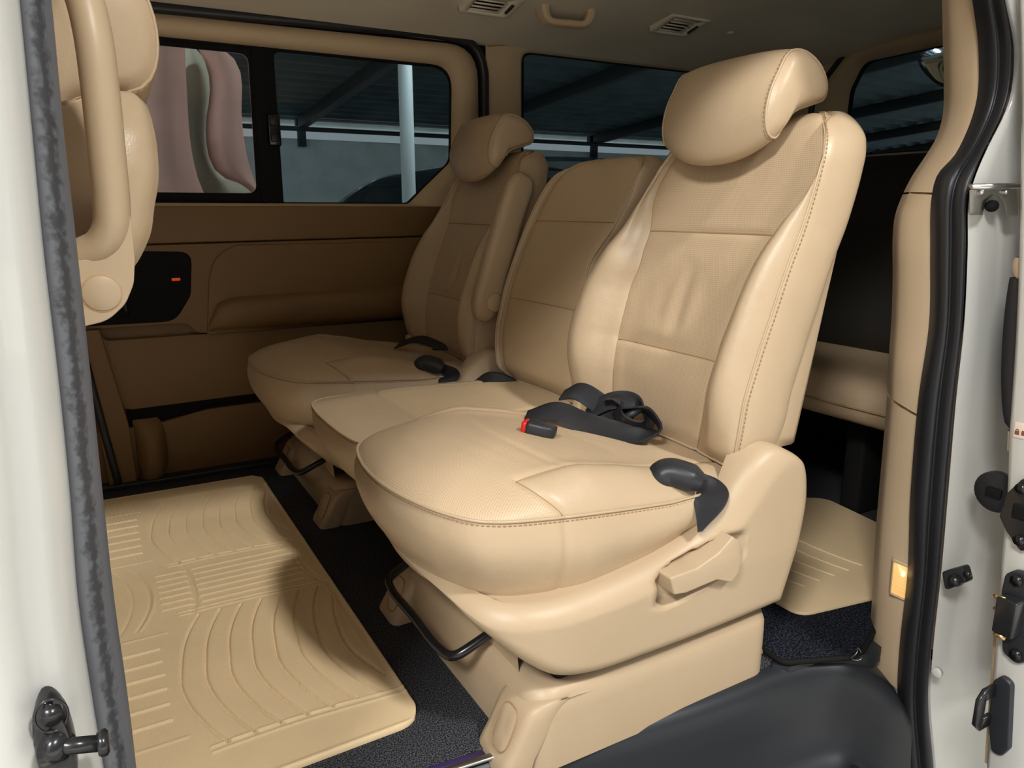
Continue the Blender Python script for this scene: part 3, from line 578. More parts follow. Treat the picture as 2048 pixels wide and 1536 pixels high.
def build_headrest(root, yc, half, prof, tilt=0.0, zs=0.0, side_stitch='seamdark', drop=0.05):
    """prof: closed side profile (x, z) at the middle, first point = top front, running down the front"""
    prof = curve(np.array(prof, float), 44, True); c = np.array([prof[:, 0].mean(), prof[:, 1].mean()]); ztop = prof[:, 1].max(); zb = prof[:, 1].min()
    ys = np.r_[-1.02, -1.016, -1.0, -0.975, -0.94, np.linspace(-0.9, 0.9, 25), 0.94, 0.975, 1.0, 1.016, 1.02]
    G = []
    for y in ys:
        a = abs(y); k = float(np.interp(a, [0.86, 0.9, 0.94, 0.975, 1.0, 1.016, 1.02], [1, 0.985, 0.93, 0.86, 0.74, 0.45, 0.0]))
        q = prof.copy(); h = (q[:, 1] - zb) / (ztop - zb)
        q[:, 1] += drop * (a ** 2.4) * (1 - h) ** 1.3 - 0.012 * a ** 3 * h           # bottom edge sweeps up towards the ends
        front = np.clip((c[0] - q[:, 0]) / 0.05, 0, 1); q[:, 0] += 0.022 * a ** 2 * front
        cc = np.array([q[:, 0].mean(), q[:, 1].mean()])
        q = cc + (q - cc) * k
        G.append(np.stack([q[:, 0], np.full(len(q), yc + y * half), q[:, 1]], 1))
    G = np.array(G); n = len(ys); i0, i1 = 5, n - 6
    grid('headrest_pad', G[i0:i1 + 1], 'leather', root, wrap_c=True, uvs=False)
    grid('headrest_side', G[:i0 + 1], 'leather', root, wrap_c=True, uvs=False)
    grid('headrest_side', G[i1:], 'leather', root, wrap_c=True, uvs=False)
    for i, s in ((i0, 1), (i1, -1)):
        loop = G[i]; cen = loop.mean(0); out = (loop - cen) * 1.006 + cen
        tube('piping', out, 0.0022, 'leather', root, 6, closed=True)
        o2 = (G[i + s] - G[i + s].mean(0)) * 1.008 + G[i + s].mean(0); o2 = o2 * 0.35 + out * 0.65; o2 = (o2 - o2.mean(0)) * 1.006 + o2.mean(0)
        stitches('stitching', np.vstack([o2, o2[:1]]), (-1, 0, 0.3), side_stitch, root)

def build_cushion(root, front, near, far, zfn, crown, ub, vb, band, mats=('perf', 'perf', 'leather'), bolster=0.012, nu=72, nv=84, back_drop=0.02, split=0.36):
    """front/near/far: plan outlines (x, y); zfn(x, y) seam height; crown = dome height; ub: bolster width fraction; vb: where the bolsters start"""
    full = curve(list(near)[::-1] + list(front)[1:-1] + list(far), 600)      # one smooth outline, cut at the corners
    i0 = int(np.argmin(np.linalg.norm(full - np.array(front[0]), axis=1))); i1 = int(np.argmin(np.linalg.norm(full - np.array(front[-1]), axis=1)))
    fr, ne, fa = full[i0:i1 + 1], full[:i0 + 1][::-1], full[i1:]; bk = np.array([ne[-1], fa[-1]])
    P2 = tfi(fr, bk, ne, fa, nu, nv)
    u = np.linspace(0, 1, nu)[None, :]; v = np.linspace(0, 1, nv)[:, None]
    # concentrate rows towards the edges
    dome = (1 - np.abs(2*u - 1) ** 3.2) ** 0.75 * (1 - np.clip(1 - v / 0.42, 0, 1) ** 2.6) ** 0.8
    dome = dome * (1 - back_drop / crown * np.clip((v - 0.4) / 0.6, 0, 1))
    hump = (np.exp(-((u - ub * 0.62) / (ub * 0.5)) ** 2) + np.exp(-((u - 1 + ub * 0.62) / (ub * 0.5)) ** 2)) * np.clip((v - vb * 0.8) / 0.2, 0, 1) * np.clip((1.05 - v) / 0.5, 0.15, 1) * bolster
    zs = zfn(P2[..., 0], P2[..., 1])
    P = np.dstack([P2, zs + crown * dome + hump * (dome ** 0.3)])
    N = normals(P)
    if N[nv // 2, nu // 2, 2] < 0: N = -N
    cu0, cu1 = int(round(ub * (nu - 1))), int(round((1 - ub) * (nu - 1))); rv = int(round(vb * (nv - 1))); rs = int(round(split * (nv - 1)))
    # soft wrinkles of a used seat
    uu, vv = np.broadcast_arrays(u, v)
    W = np.zeros_like(uu)
    for k in range(6):
        c0 = 0.32 + 0.075 * k; W += 0.0011 * np.exp(-(((vv - 0.10 - 0.06 * k - 0.35 * (uu - 0.5) ** 2) / 0.016) ** 2)) * np.exp(-((uu - 0.55) / 0.26) ** 2)
    P = P - N * W[..., None]
    P = groove(P, N, rows=[(rv, 0, cu0, 1.0), (rv, cu1, nu - 1, 1.0), (rs, cu0, cu1, 0.5)], cols=[(cu0, rv, nv - 1, 0.9), (cu1, rv, nv - 1, 0.9)])
    for q in (P[rv, :cu0 + 1], P[rv, cu1:], P[rv:, cu0], P[rv:, cu1]): tube('seam', q + [0, 0, 0.0003], 0.0009, 'seamdark', root, 5)
    # sub-divide into sewn panels
    grid('cushion_front_panel', P[:rv + 1], mats[0], root)
    grid('cushion_insert', P[rv:, cu0:cu1 + 1], mats[1], root)
    grid('cushion_bolster', P[rv:, :cu0 + 1], mats[2], root)
    grid('cushion_bolster', P[rv:, cu1:], mats[2], root)
    ring = np.vstack([P[::-1, 0], P[0, 1:], P[1:, -1]])            # near-back -> front -> far-back
    T = np.gradient(ring, axis=0); T /= np.linalg.norm(T, axis=1)[:, None]
    O = np.cross(T, (0, 0, 1.0)); 
    cen = P2.reshape(-1, 2).mean(0); s = np.sign(np.sum((ring[:, :2] - cen) * O[:, :2], 1)); O *= np.median(s)
    O[:, 2] = 0
    for _ in range(12): O[1:-1] = (O[:-2] + 2 * O[1:-1] + O[2:]) / 4
    O /= np.linalg.norm(O, axis=1)[:, None]
    rows = []
    for f in np.linspace(0, 1, 12):
        off, zz = band(f, ring); q = ring + O * np.asarray(off).reshape(-1, 1) if np.ndim(off) else ring + O * off
        q = q.copy(); q[:, 2] = zz; rows.append(q)
    G = np.array(rows); grid('cushion_band', G, mats[2], root, flip=True)
    tube('piping', ring + [0, 0, 0.0008] + O * 0.001, 0.0026, 'leather', root, 6)
    stitches('stitching', resample(ring + O * 0.0022 - [0, 0, 0.005], 500), (0, -1, 0), 'seamdark', root)
    return P, ring, O

def shell_map(path):
    P = np.asarray(path, float); d = np.r_[0, np.cumsum(np.linalg.norm(np.diff(P, axis=0), axis=1))]
    T = np.gradient(P, axis=0); T /= np.linalg.norm(T, axis=1)[:, None]; Nn = np.stack([-T[:, 1], T[:, 0]], 1)
    def f(t, z, off):
        x = np.interp(t, d, P[:, 0]); y = np.interp(t, d, P[:, 1]); nx = np.interp(t, d, Nn[:, 0]); ny = np.interp(t, d, Nn[:, 1])
        return np.stack([x + nx * off, y + ny * off, z], -1)
    return f, d[-1], d

def build_seat_a(name, loc, label):
    root = thing(name, loc, label, 'car seat', 'seats of the second row')
    ORG[root.name] = np.array(SEAT_A0)          # parts are modelled at the near seat's place
    # ---- pedestal
    bx0, bx1, by0, by1 = 0.498, 1.022, 0.826, 1.36
    ring0 = rrect(bx1 - bx0, by1 - by0, 0.045, 6); cxm, cym = (bx0 + bx1) / 2, (by0 + by1) / 2
    lev = [(-0.02, 1.0, 0), (0.0, 1.0, 0), (0.07, 0.994, 0.004), (0.095, 0.988, 0.006), (0.110, 0.968, 0.008), (0.117, 0.93, 0.01), (0.118, 0.8, 0.01)]
    G = np.array([[(cxm + a * s + dx, cym + b * s, z) for a, b in ring0] for z, s, dx in lev])
    grid('pedestal', G, 'plastic', root, wrap_c=True, uvs=False)
    grid('pedestal_front', tfi(np.array([(0.53, 0.9, 0.0), (0.53, 1.40, 0.0)]), np.array([(0.50, 0.9, 0.27), (0.50, 1.40, 0.27)]), np.array([(0.53, 0.9, 0.0), (0.52, 0.9, 0.14), (0.50, 0.9, 0.27)]), np.array([(0.53, 1.40, 0), (0.52, 1.40, 0.14), (0.50, 1.40, 0.27)]), 12, 12), 'plastic', root)
    for fy, s in ((0.86, 1), (1.33, -1)):
        # sloping foot cover at the front corners with an oval cap
        yo, yi = (fy - 0.032, fy + 0.058)
        prof = [(0.56, 0.100), (0.525, 0.100), (0.502, 0.088), (0.472, 0.03), (0.458, 0.004), (0.455, -0.015)]
        pc = curve(prof, 16); sec = []
        for i, (x, z) in enumerate(pc):
            f = i / 15; y0, y1 = yo + 0.008 * f - 0.004, yi + 0.01 * f
            sec.append([(x + 0.05, y0, z), (x + 0.012, y0, z), (x + 0.003, y0 + 0.006, z), (x, y0 + 0.016, z), (x, y1 - 0.016, z), (x + 0.003, y1 - 0.006, z), (x + 0.012, y1, z), (x + 0.05, y1, z)])
        foot = grid('foot_cover', np.array(sec), 'plastic', root, flip=True, uvs=False)
        cap = []
        for a in np.linspace(0, 2 * math.pi, 28, endpoint=False):
            ca, sa = math.cos(a), math.sin(a); sgn = lambda q: math.copysign(abs(q) ** 0.6, q)
            zz = 0.050 + 0.032 * sgn(sa); xx = np.interp(zz, pc[::-1, 1], pc[::-1, 0]); cap.append((xx - 0.0012, fy + 0.012 + 0.024 * sgn(ca), zz))
        cap = np.array(cap); cen = cap.mean(0)
        o = grid('cap', np.array([cap + [0.004, 0, 0], cap, cen + (cap - cen) * 0.93 + [-0.0012, 0, 0.0004], cen + (cap - cen) * 0.3 + [-0.0012, 0, 0], cen + (cap - cen) * 0.01 + [-0.0012, 0, 0]]), 'plastic', foot, wrap_c=True, uvs=False)
        tube('cap_gap', cap + [-0.0004, 0, 0], 0.0012, 'seamdark', foot, 5, closed=True)
    # small rear foot
    rbox('rear_foot', (1.0, 0.86, 0.0), (1.045, 0.93, 0.075), 0.006, 'plastic', root, edit=lambda bm: [setattr(v, 'co', v.co + Vector((-0.035, 0, 0))) for v in bm.verts if v.co.z > 0.05 and v.co.x > 1.02])
    # dark gap between pedestal and shell
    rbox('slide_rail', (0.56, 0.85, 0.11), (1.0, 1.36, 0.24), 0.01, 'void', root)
    # ---- plastic side shield, wraps round the front corner
    path = curve([(1.09, 0.812), (0.9, 0.806), (0.72, 0.804), (0.60, 0.806), (0.53, 0.812), (0.475, 0.832), (0.437, 0.87), (0.415, 0.93), (0.402, 1.02), (0.40, 1.12), (0.41, 1.22), (0.435, 1.32)], 120)
    fmap, LT, dd = shell_map(path)
    # unrolled outlines in (t, z): t = 0 at the tail
    bot = curve([(0.068, 0.140), (0.2, 0.138), (0.40, 0.136), (0.50, 0.138), (0.56, 0.152), (0.61, 0.184), (0.655, 0.216), (0.70, 0.240), (0.76, 0.256), (0.85, 0.262), (0.95, 0.264), (LT, 0.268)], 120)
    top = curve([(0.085, 0.432), (0.125, 0.446), (0.165, 0.428), (0.215, 0.378), (0.265, 0.332), (0.33, 0.304), (0.42, 0.287), (0.52, 0.276), (0.60, 0.273), (0.68, 0.275), (0.78, 0.280), (0.90, 0.286), (LT, 0.292)], 120)
    lef = curve([(0.068, 0.140), (0.05, 0.21), (0.033, 0.29), (0.03, 0.345), (0.045, 0.40), (0.085, 0.432)], 40)
    rig = np.array([(LT, 0.268), (LT, 0.292)])
    Q = tfi(bot, top, lef, rig, 110, 40); t, z = Q[..., 0], Q[..., 1]
    nv_, nu_ = t.shape; dz0 = z - z[:1]; dz1 = z[-1:] - z; dl = np.abs(t - t[:, :1])
    rr = 0.03; edge = np.minimum(np.minimum(dz0 * 1.3, dz1 * 0.9), dl); e = np.clip(1 - edge / rr, 0, 1); off = -0.026 * (1 - np.sqrt(np.clip(1 - e ** 2, 0, 1)))
    off += 0.006 * np.clip((z - 0.15) / 0.1, 0, 1) * np.clip(dz1 / 0.03, 0, 1) + 0.004
    # recess for the recline lever
    lx = LT * 0 + 0.285; dlev = np.hypot((t - 0.285) / 0.095, (z - (0.262 - (t - 0.285) * -0.0)) / 0.05) 
    rec = np.clip((1.05 - (np.abs((t - 0.29) / 0.092) ** 4 + np.abs((z - (0.268 - (t - 0.29) * 0.22)) / 0.034) ** 4)) / 0.35, 0, 1); off -= 0.022 * rec
    G = fmap(t, z, off); inn = fmap(t[-1], z[-1] - 0.002, np.interp(t[-1], [0.0, 0.16, 0.26, 0.4], [-0.075, -0.07, -0.03, -0.06])); inb = fmap(t[0], z[0], np.full(nu_, -0.06))
    G = np.concatenate([inb[None], G, inn[None]], 0)
    # rear closing column
    Gb = G.copy(); backc = G[:, :1].copy(); backc[..., 1] = np.maximum(backc[..., 1], 0.875); G = np.concatenate([backc, G], 1)
    grid('side_shield', G, 'plastic', root, uvs=False)
    # lever: a flared paddle standing in the recess
    lv = fillet([tuple(atY(x, y, 0.79)[[0, 2]]) for x, y in [(1330, 1150), (1385, 1130), (1428, 1100), (1456, 1068), (1470, 1078), (1473, 1110), (1468, 1140), (1452, 1160), (1424, 1154), (1362, 1180), (1338, 1184)]], [0.004, 0.03, 0.03, 0.004, 0.012, 0.02, 0.012, 0.008, 0.012, 0.02, 0.006], 4)
    prism('recline_lever', lv, farmap, 0.778, 0.83, 'plastic', root, 0.011, 4)
    # black U-shaped slide bar under the front edge
    ub_ = curve([(0.55, 0.985, 0.155), (0.49, 0.985, 0.13), (0.452, 0.995, 0.112), (0.443, 1.03, 0.108), (0.443, 1.15, 0.108), (0.443, 1.26, 0.108), (0.452, 1.296, 0.112), (0.49, 1.305, 0.13), (0.55, 1.305, 0.155)], 60)
    tube('slide_bar', ub_, 0.0085, 'darkmetal', root, 10)
    # ---- cushion
    def zfn(x, y):
        s = np.clip((x - 0.36) / 0.5, 0, 1); return 0.408 - 0.030 * np.clip(s / 0.8, 0, 1) ** 1.2
    front = [(0.462, 0.851), (0.428, 0.872), (0.397, 0.925), (0.372, 1.01), (0.364, 1.09), (0.370, 1.18), (0.394, 1.27), (0.44, 1.325)]
    near = [(0.462, 0.851), (0.53, 0.838), (0.62, 0.832), (0.75, 0.832), (0.86, 0.838), (0.95, 0.85)]
    far = [(0.44, 1.325), (0.52, 1.342), (0.65, 1.35), (0.8, 1.35), (0.95, 1.34)]
    def band(f, ring):
        bul = 0.012 * math.sin(math.pi * min(1, f * 1.25)) ; x, y = ring[:, 0], ring[:, 1]
        frontness = np.clip((0.60 - x) / 0.18, 0, 1); ins_ = (0.012 + 0.045 * frontness) * max(0, f - 0.15) ** 1.4
        zb = np.where(x < 0.6, 0.25, 0.25 + 0.05 * np.clip((x - 0.6) / 0.2, 0, 1)); return bul - ins_, ring[:, 2] * (1 - f) + zb * f
    build_cushion(root, front, near, far, zfn, 0.060, 0.16, 0.21, band, bolster=0.022, back_drop=0.046)
    # ---- backrest
    T = [(0.395, 0.945, 0.86, 1.335, 0.09, 0.010), (0.43, 0.935, 0.846, 1.355, 0.10, 0.026), (0.50, 0.938, 0.840, 1.385, 0.108, 0.042), (0.58, 0.958, 0.838, 1.405, 0.108, 0.05),
         (0.66, 0.985, 0.836, 1.400, 0.106, 0.05), (0.74, 1.012, 0.834, 1.362, 0.104, 0.045), (0.80, 1.036, 0.832, 1.315, 0.104, 0.034), (0.86, 1.056, 0.831, 1.285, 0.102, 0.018),
         (0.91, 1.072, 0.833, 1.262, 0.100, 0.008), (0.945, 1.086, 0.842, 1.245, 0.096, 0.002), (0.968, 1.100, 0.858, 1.228, 0.085, 0.0), (0.985, 1.118, 0.878, 1.208, 0.065, 0.0), (0.996, 1.140, 0.90, 1.185, 0.035, 0.0), (1.0, 1.165, 0.93, 1.15, 0.004, 0.0)]
    ins = [(0.395, 0.115, 0.125), (0.56, 0.115, 0.17), (0.70, 0.105, 0.150), (0.76, 0.092, 0.112), (0.81, 0.07, 0.066), (0.85, 0.042, 0.036), (0.89, 0.024, 0.024), (1.0, 0.022, 0.022)]
    build_backrest(root, T, ins, [0.565, 0.79], ['back_insert', 'back_insert', 'back_yoke'], ['perf', 'perf', 'perf'])
    # plastic back shell
    zz = np.linspace(0.425, 0.83, 24); G = []
    for z_ in zz:
        f = (z_ - 0.425) / 0.405; xb = 1.035 + (z_ - 0.437) * 0.282 - 0.01; d = 0.042 * (1 - f) ** 0.7 + 0.004; y0, y1 = 0.848 + 0.004 * f, 1.37 - 0.04 * f
        G.append([(xb - 0.02, y0, z_), (xb + d * 0.6, y0, z_), (xb + d * 0.92, y0 + 0.006, z_), (xb + d, y0 + 0.02, z_), (xb + d + 0.004, (y0 + y1) / 2, z_), (xb + d, y1 - 0.02, z_), (xb + d * 0.6, y1, z_), (xb - 0.02, y1, z_)])
    G = np.array(G); cap0 = G[:1].copy(); cap0[..., 0] = cap0[..., 0] * 0 + 1.03; G = np.concatenate([cap0, G])
    grid('back_shell', G, 'plastic', root, uvs=False, flip=True)
    # ---- headrest
    prof = [(1.068, 1.098), (1.036, 1.06), (1.017, 1.01), (1.012, 0.955), (1.022, 0.918), (1.040, 0.911), (1.068, 0.940), (1.10, 0.978), (1.145, 0.998), (1.174, 1.012), (1.178, 1.045), (1.155, 1.084), (1.112, 1.106)]
    build_headrest(root, 1.076, 0.146, prof)
    for y in (1.02, 1.14): tube('headrest_post', np.array([(1.135, y, 0.97), (1.125, y, 1.02)]), 0.006, 'metal', root, 8)
    # hinge cover slot and inner hinge block
    rbox('hinge_bracket', (0.905, 1.30, 0.33), (0.98, 1.33, 0.42), 0.008, 'plastic', root)
    return root
SEAT_A0 = (0.75, 1.10, 0.0)
seat_a = build_seat_a('car_seat', SEAT_A0, 'beige leather seat with headrest nearest the open door, largest in view')
OFF_C = (0.0, 1.01, 0.0)
seat_c = copy_tree(seat_a, None, OFF_C)
tag(seat_c, 'beige leather seat with headrest against the far door, darker in shade, armrest folded up')
# ---- middle seat of the second row
def build_mid():
    root = thing('middle_seat', (0.75, 1.6, 0.0), 'narrow beige middle seat without headrest between the two headrest seats', 'car seat', 'seats of the second row')
    def zfn(x, y): return 0.372 - 0.006 * np.clip((x - 0.45) / 0.4, 0, 1)
    front = [(0.462, 1.385), (0.436, 1.40), (0.424, 1.46), (0.420, 1.58), (0.425, 1.70), (0.436, 1.755), (0.465, 1.785)]
    near = [(0.462, 1.385), (0.55, 1.372), (0.7, 1.368), (0.85, 1.37), (0.98, 1.375)]
    far = [(0.465, 1.785), (0.55, 1.80), (0.7, 1.805), (0.85, 1.805), (0.98, 1.80)]
    def band(f, ring):
        return 0.006 * math.sin(math.pi * f) - 0.02 * f ** 1.5, ring[:, 2] * (1 - f) + 0.268 * f
    build_cushion(root, front, near, far, zfn, 0.018, 0.16, 0.30, band, mats=('leather', 'smooth_tan', 'leather'), bolster=0.004, nu=60, nv=60, back_drop=0.006, split=0.31)
    rbox('seat_pan', (0.47, 1.39, 0.24), (0.98, 1.79, 0.272), 0.01, 'plastic', root)
    rbox('support_leg', (0.62, 1.42, 0.0), (0.92, 1.50, 0.25), 0.02, 'plastic', root)
    T = [(0.375, 0.985, 1.40, 1.765, 0.07, 0.0), (0.42, 0.965, 1.39, 1.785, 0.085, 0.004), (0.50, 0.970, 1.395, 1.80, 0.09, 0.004), (0.60, 0.992, 1.41, 1.80, 0.09, 0.003), (0.70, 1.018, 1.405, 1.785, 0.088, 0.002),
         (0.80, 1.045, 1.345, 1.755, 0.085, 0.0), (0.88, 1.068, 1.315, 1.715, 0.082, 0.0), (0.915, 1.08, 1.315, 1.685, 0.078, 0.0), (0.935, 1.092, 1.33, 1.65, 0.065, 0), (0.948, 1.108, 1.36, 1.61, 0.04, 0), (0.952, 1.128, 1.40, 1.57, 0.004, 0)]
    ins = [(0.37, 0.03, 0.03), (0.952, 0.03, 0.03)]
    build_backrest(root, T, ins, [0.595, 0.80], ['back_panel', 'back_panel', 'back_panel'], ['smooth_tan', 'smooth_tan', 'smooth_tan'], crease=False, stitch=False, nz=80)
    return root
seat_b = build_mid()
# ---- folded armrest on the far seat
ORG[seat_c.name] = np.array(SEAT_A0) + np.array(OFF_C)
ap = curve([(0.935, 1.828, 0.53), (0.975, 1.828, 0.66), (1.005, 1.828, 0.75), (1.04, 1.828, 0.85), (1.075, 1.828, 0.925)], 40)
sc = np.interp(np.linspace(0, 1, 40), [0, 0.03, 0.1, 0.2, 0.9, 0.97, 1], [0.3, 0.7, 0.95, 1.0, 0.95, 0.75, 0.4])
arm = sweep('armrest', ap, rrect(0.085, 0.052, 0.02, 5), 'leather', seat_c, up=(-1, 0, 0.3), scale=sc)
dc = atY(990, 605, 1.80); cc = [(dc[0] + 0.026 * math.cos(a), 1.799, dc[2] + 0.026 * math.sin(a)) for a in np.linspace(0, 2 * math.pi, 28, endpoint=False)]
cc = np.array(cc); ce = cc.mean(0); grid('pivot_cap', np.array([cc + [0, 0.02, 0], cc, ce + (cc - ce) * 0.9 + [0, -0.003, 0], ce + (cc - ce) * 0.01 + [0, -0.003, 0]]), 'plastic', arm, wrap_c=True, uvs=False)
# ---- rear bench
rb = thing('rear_bench', (1.9, 1.65, 0.0), 'rear bench seat in shadow behind the near seat, dark backrest and beige cushion edge', 'bench seat')
def cush_sec(y0, y1):
    prof = curve([(2.12, 0.40), (1.95, 0.405), (1.78, 0.41), (1.69, 0.402), (1.655, 0.375), (1.652, 0.34), (1.67, 0.30), (1.72, 0.285), (1.85, 0.28)], 40)
    return np.array([[(x + ex, y, z) for x, z in prof] for y, ex in ((y0, 0.03), (y0 + 0.02, 0.006), (y0 + 0.05, 0), ((y0 + y1) / 2, 0), (y1 - 0.05, 0), (y1 - 0.02, 0.006), (y1, 0.03))])
G = cush_sec(0.95, 2.40); grid('cushion', G, 'leather', rb, uvs=False, flip=True)
tube('piping', G[1:-1, 27] + [-0.002, 0, 0], 0.0025, 'seamdark', rb, 6)
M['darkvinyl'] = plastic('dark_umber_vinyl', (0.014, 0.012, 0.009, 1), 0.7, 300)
bprof = curve([(2.12, 0.38), (2.09, 0.44), (2.13, 0.65), (2.19, 0.88), (2.215, 0.95), (2.24, 0.975), (2.28, 0.96), (2.28, 0.8), (2.22, 0.4)], 40)
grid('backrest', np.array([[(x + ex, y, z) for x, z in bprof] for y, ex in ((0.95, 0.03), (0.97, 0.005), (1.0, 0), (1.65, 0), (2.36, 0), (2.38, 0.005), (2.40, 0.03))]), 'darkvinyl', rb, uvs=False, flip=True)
rbox('leg_frame', (1.78, 1.2, 0.0), (2.1, 1.26, 0.29), 0.01, 'void', rb); rbox('leg_frame', (1.78, 2.1, 0.0), (2.1, 2.16, 0.29), 0.01, 'void', rb)
# carpeted step below the bench
M['teal'] = new_mat('dark_teal_carpet', (0.02, 0.035, 0.04, 1), 0.95, 0.1)[0]
struct(rbox('trim_8', (2.32, 0.8, 0.0), (2.62, 2.45, 0.09), 0.02, 'teal', None))
# ---- front seat seen past the door pillar
fs = thing('front_seat', (0.75 - 1.11, 1.10 + 0.02, -0.045), 'beige front seat with cream stitching behind the grab handle', 'car seat')
ORG[fs.name] = np.array(SEAT_A0)
T = [(0.772, 0.92, 0.87, 1.33, 0.07, 0.02), (0.78, 0.95, 0.85, 1.34, 0.13, 0.03), (0.795, 0.985, 0.84, 1.34, 0.145, 0.034), (0.82, 1.012, 0.834, 1.33, 0.142, 0.03), (0.845, 1.03, 0.832, 1.31, 0.138, 0.02), (0.88, 1.055, 0.831, 1.285, 0.122, 0.018),
     (0.91, 1.072, 0.833, 1.262, 0.112, 0.008), (0.945, 1.086, 0.842, 1.245, 0.100, 0.002), (0.968, 1.100, 0.858, 1.228, 0.085, 0.0), (0.985, 1.118, 0.878, 1.208, 0.065, 0.0), (0.996, 1.140, 0.90, 1.185, 0.035, 0.0), (1.0, 1.165, 0.93, 1.15, 0.004, 0.0)]
ins = [(0.77, 0.085, 0.085), (0.82, 0.065, 0.045), (0.87, 0.024, 0.024), (1.0, 0.022, 0.022)]
build_backrest(fs, T, ins, [0.81, 0.87], ['back_insert'] * 3, ['perf'] * 3, stitch=False)
sh_ = np.array([0.018, -0.02]); prof = [(1.065, 1.098), (1.03, 1.06), (1.01, 1.01), (1.005, 0.955), (1.015, 0.918), (1.035, 0.914), (1.07, 0.945), (1.10, 0.975), (1.14, 0.995), (1.170, 1.012), (1.185, 1.055), (1.180, 1.12), (1.150, 1.17), (1.10, 1.18)]
build_headrest(fs, 1.085, 0.16, np.array(prof) + sh_, side_stitch='stitch_light')
zz_ = np.linspace(0.80, 0.955, 30); stp = np.array([(np.interp(z, [0.80, 0.83, 0.86, 0.90, 0.955], [1.118, 1.136, 1.146, 1.150, 1.138]), 0.819, z) for z in zz_]); stitches('stitching', resample(stp, 120), (0, -1, 0), 'stitch_light', fs, 0.005, 0.003, 0.0012)
rbox('seat_frame', (0.35, 0.88, 0.068), (0.95, 1.33, 0.785), 0.03, 'plastic', fs)
# ------------------------------------------------------------------ rubber floor mats
m, k = new_mat('beige_rubber_mat', S(226, 200, 158), 0.5, 0.35); c_, tc = vary(k, S(226, 200, 158), 5, 0.05)
wv = k.n('ShaderNodeTexWave'); wv.inputs['Scale'].default_value = 95; wv.bands_direction = 'X'; k.l(tc.outputs['Object'], wv.inputs['Vector']); bump(k, wv.outputs[1], 0.25, 0.0007); M['mat'] = m
def mat_height(X, Y):
    h = np.zeros_like(X); Yc = 1.67
    def line(d, s, a): return a * np.exp(-(d / s) ** 2)
    for cy in (1.32, 2.02):
        lo, hi = cy - 0.215, cy + 0.215
        inside = ((Y > lo) & (Y < hi) & (X < 0.384)).astype(float)
        for i, x0 in enumerate(np.arange(0.06, 0.40, 0.042)):
            xa = x0 + 1.15 * (Y - cy) ** 2 + 0.004 * np.tanh((Y - cy) * 30); h += inside * line(X - xa, 0.0018, -0.0075)
            h += inside * 0.0012 * np.clip((X - xa) / 0.01, 0, 1) * np.exp(-np.clip(X - xa, 0, 1) / 0.03)
        for e in (lo - 0.004, hi + 0.004, lo - 0.018, hi + 0.018): h += (X > 0.08) * line(Y - e - 0.01 * np.sin(X * 9), 0.0025, 0.0018)
        for y0 in np.linspace(cy - 0.115, cy + 0.115, 6): h += ((X > -0.05) & (X < 0.036)) * line(Y - y0, 0.003, 0.0034)
        h += (X < 0.055) * (line(Y - (cy - 0.17), 0.003, 0.0015) + line(Y - (cy + 0.17), 0.003, 0.0015))
    midb = (np.abs(Y - Yc) < 0.10)
    for y0 in np.linspace(Yc - 0.085, Yc + 0.085, 7):
        h += ((X > 0.128) & (X < 0.365 - 2.0 * (Y - Yc) ** 2)) * line(Y - y0, 0.003, 0.0024) + ((X > 0.05) & (X < 0.115)) * line(Y - y0, 0.003, 0.0024)
    for x0, kk, s in ((0.0, -1.4, -1), (0.034, -1.6, -1), (0.042, -1.6, 1), (0.118, -0.9, -1), (0.124, -0.9, -1)):
        h += (np.abs(Y - Yc) < 0.15) * line(X - (x0 + kk * (Y - Yc) ** 2), 0.0025, 0.002 * s)
    for x0 in (0.352, 0.362): h += (X < 0.388) * (np.abs(Y - Yc) < 0.13) * line(X - (x0 + 2.0 * (Y - Yc) ** 2), 0.003, -0.0018)
    return h
xs = np.r_[np.linspace(-0.42, -0.07, 20), np.arange(-0.066, 0.402, 0.0021)]; ys = np.arange(1.004, 2.338, 0.0021)
Xg, Yg = np.meshgrid(xs, ys); r_ = 0.045
# round the two right-hand corners by pulling points in
dx = np.clip(Xg - (0.402 - r_), 0, None)
for yedge, sgn in ((1.004, -1), (2.338, 1)):
    dy = np.clip(sgn * (Yg - (yedge - sgn * r_)), 0, None); d = np.hypot(dx, dy); mx_ = np.maximum(dx, dy); sel = (dx > 0) & (dy > 0); f = np.where(sel, mx_ / np.maximum(d, 1e-6), 1.0)
    Xg = np.where(sel, (0.402 - r_) + dx * f, Xg); Yg = np.where(sel, (yedge - sgn * r_) + sgn * dy * f, Yg)
Yg2 = Yg + 0.02 * (0.40 - Xg) * np.clip((1.3 - Yg) / 0.3, 0, 1) * -1.2 
edge = np.minimum(np.minimum(0.402 - Xg, Yg - 1.004), 2.338 - Yg)
Zg = 0.0095 + mat_height(Xg, Yg) + 0.002 * np.exp(-((edge - 0.004) / 0.004) ** 2)
G = np.dstack([Xg, Yg2, Zg]); skirt = lambda row: np.concatenate([row[..., :2], np.full(row.shape[:-1] + (1,), 0.0005)], -1)
G = np.concatenate([skirt(G[:1]), G, skirt(G[-1:])], 0); G = np.concatenate([G, skirt(G[:, -1:])], 1)
rm = grid('rubber_mat', G, 'mat', None, uvs=False, loc=(0.1, 1.67, 0.0)); tag(rm, 'large beige rubber floor mat with moulded arcs and ribs in front of the seats', 'floor mat')
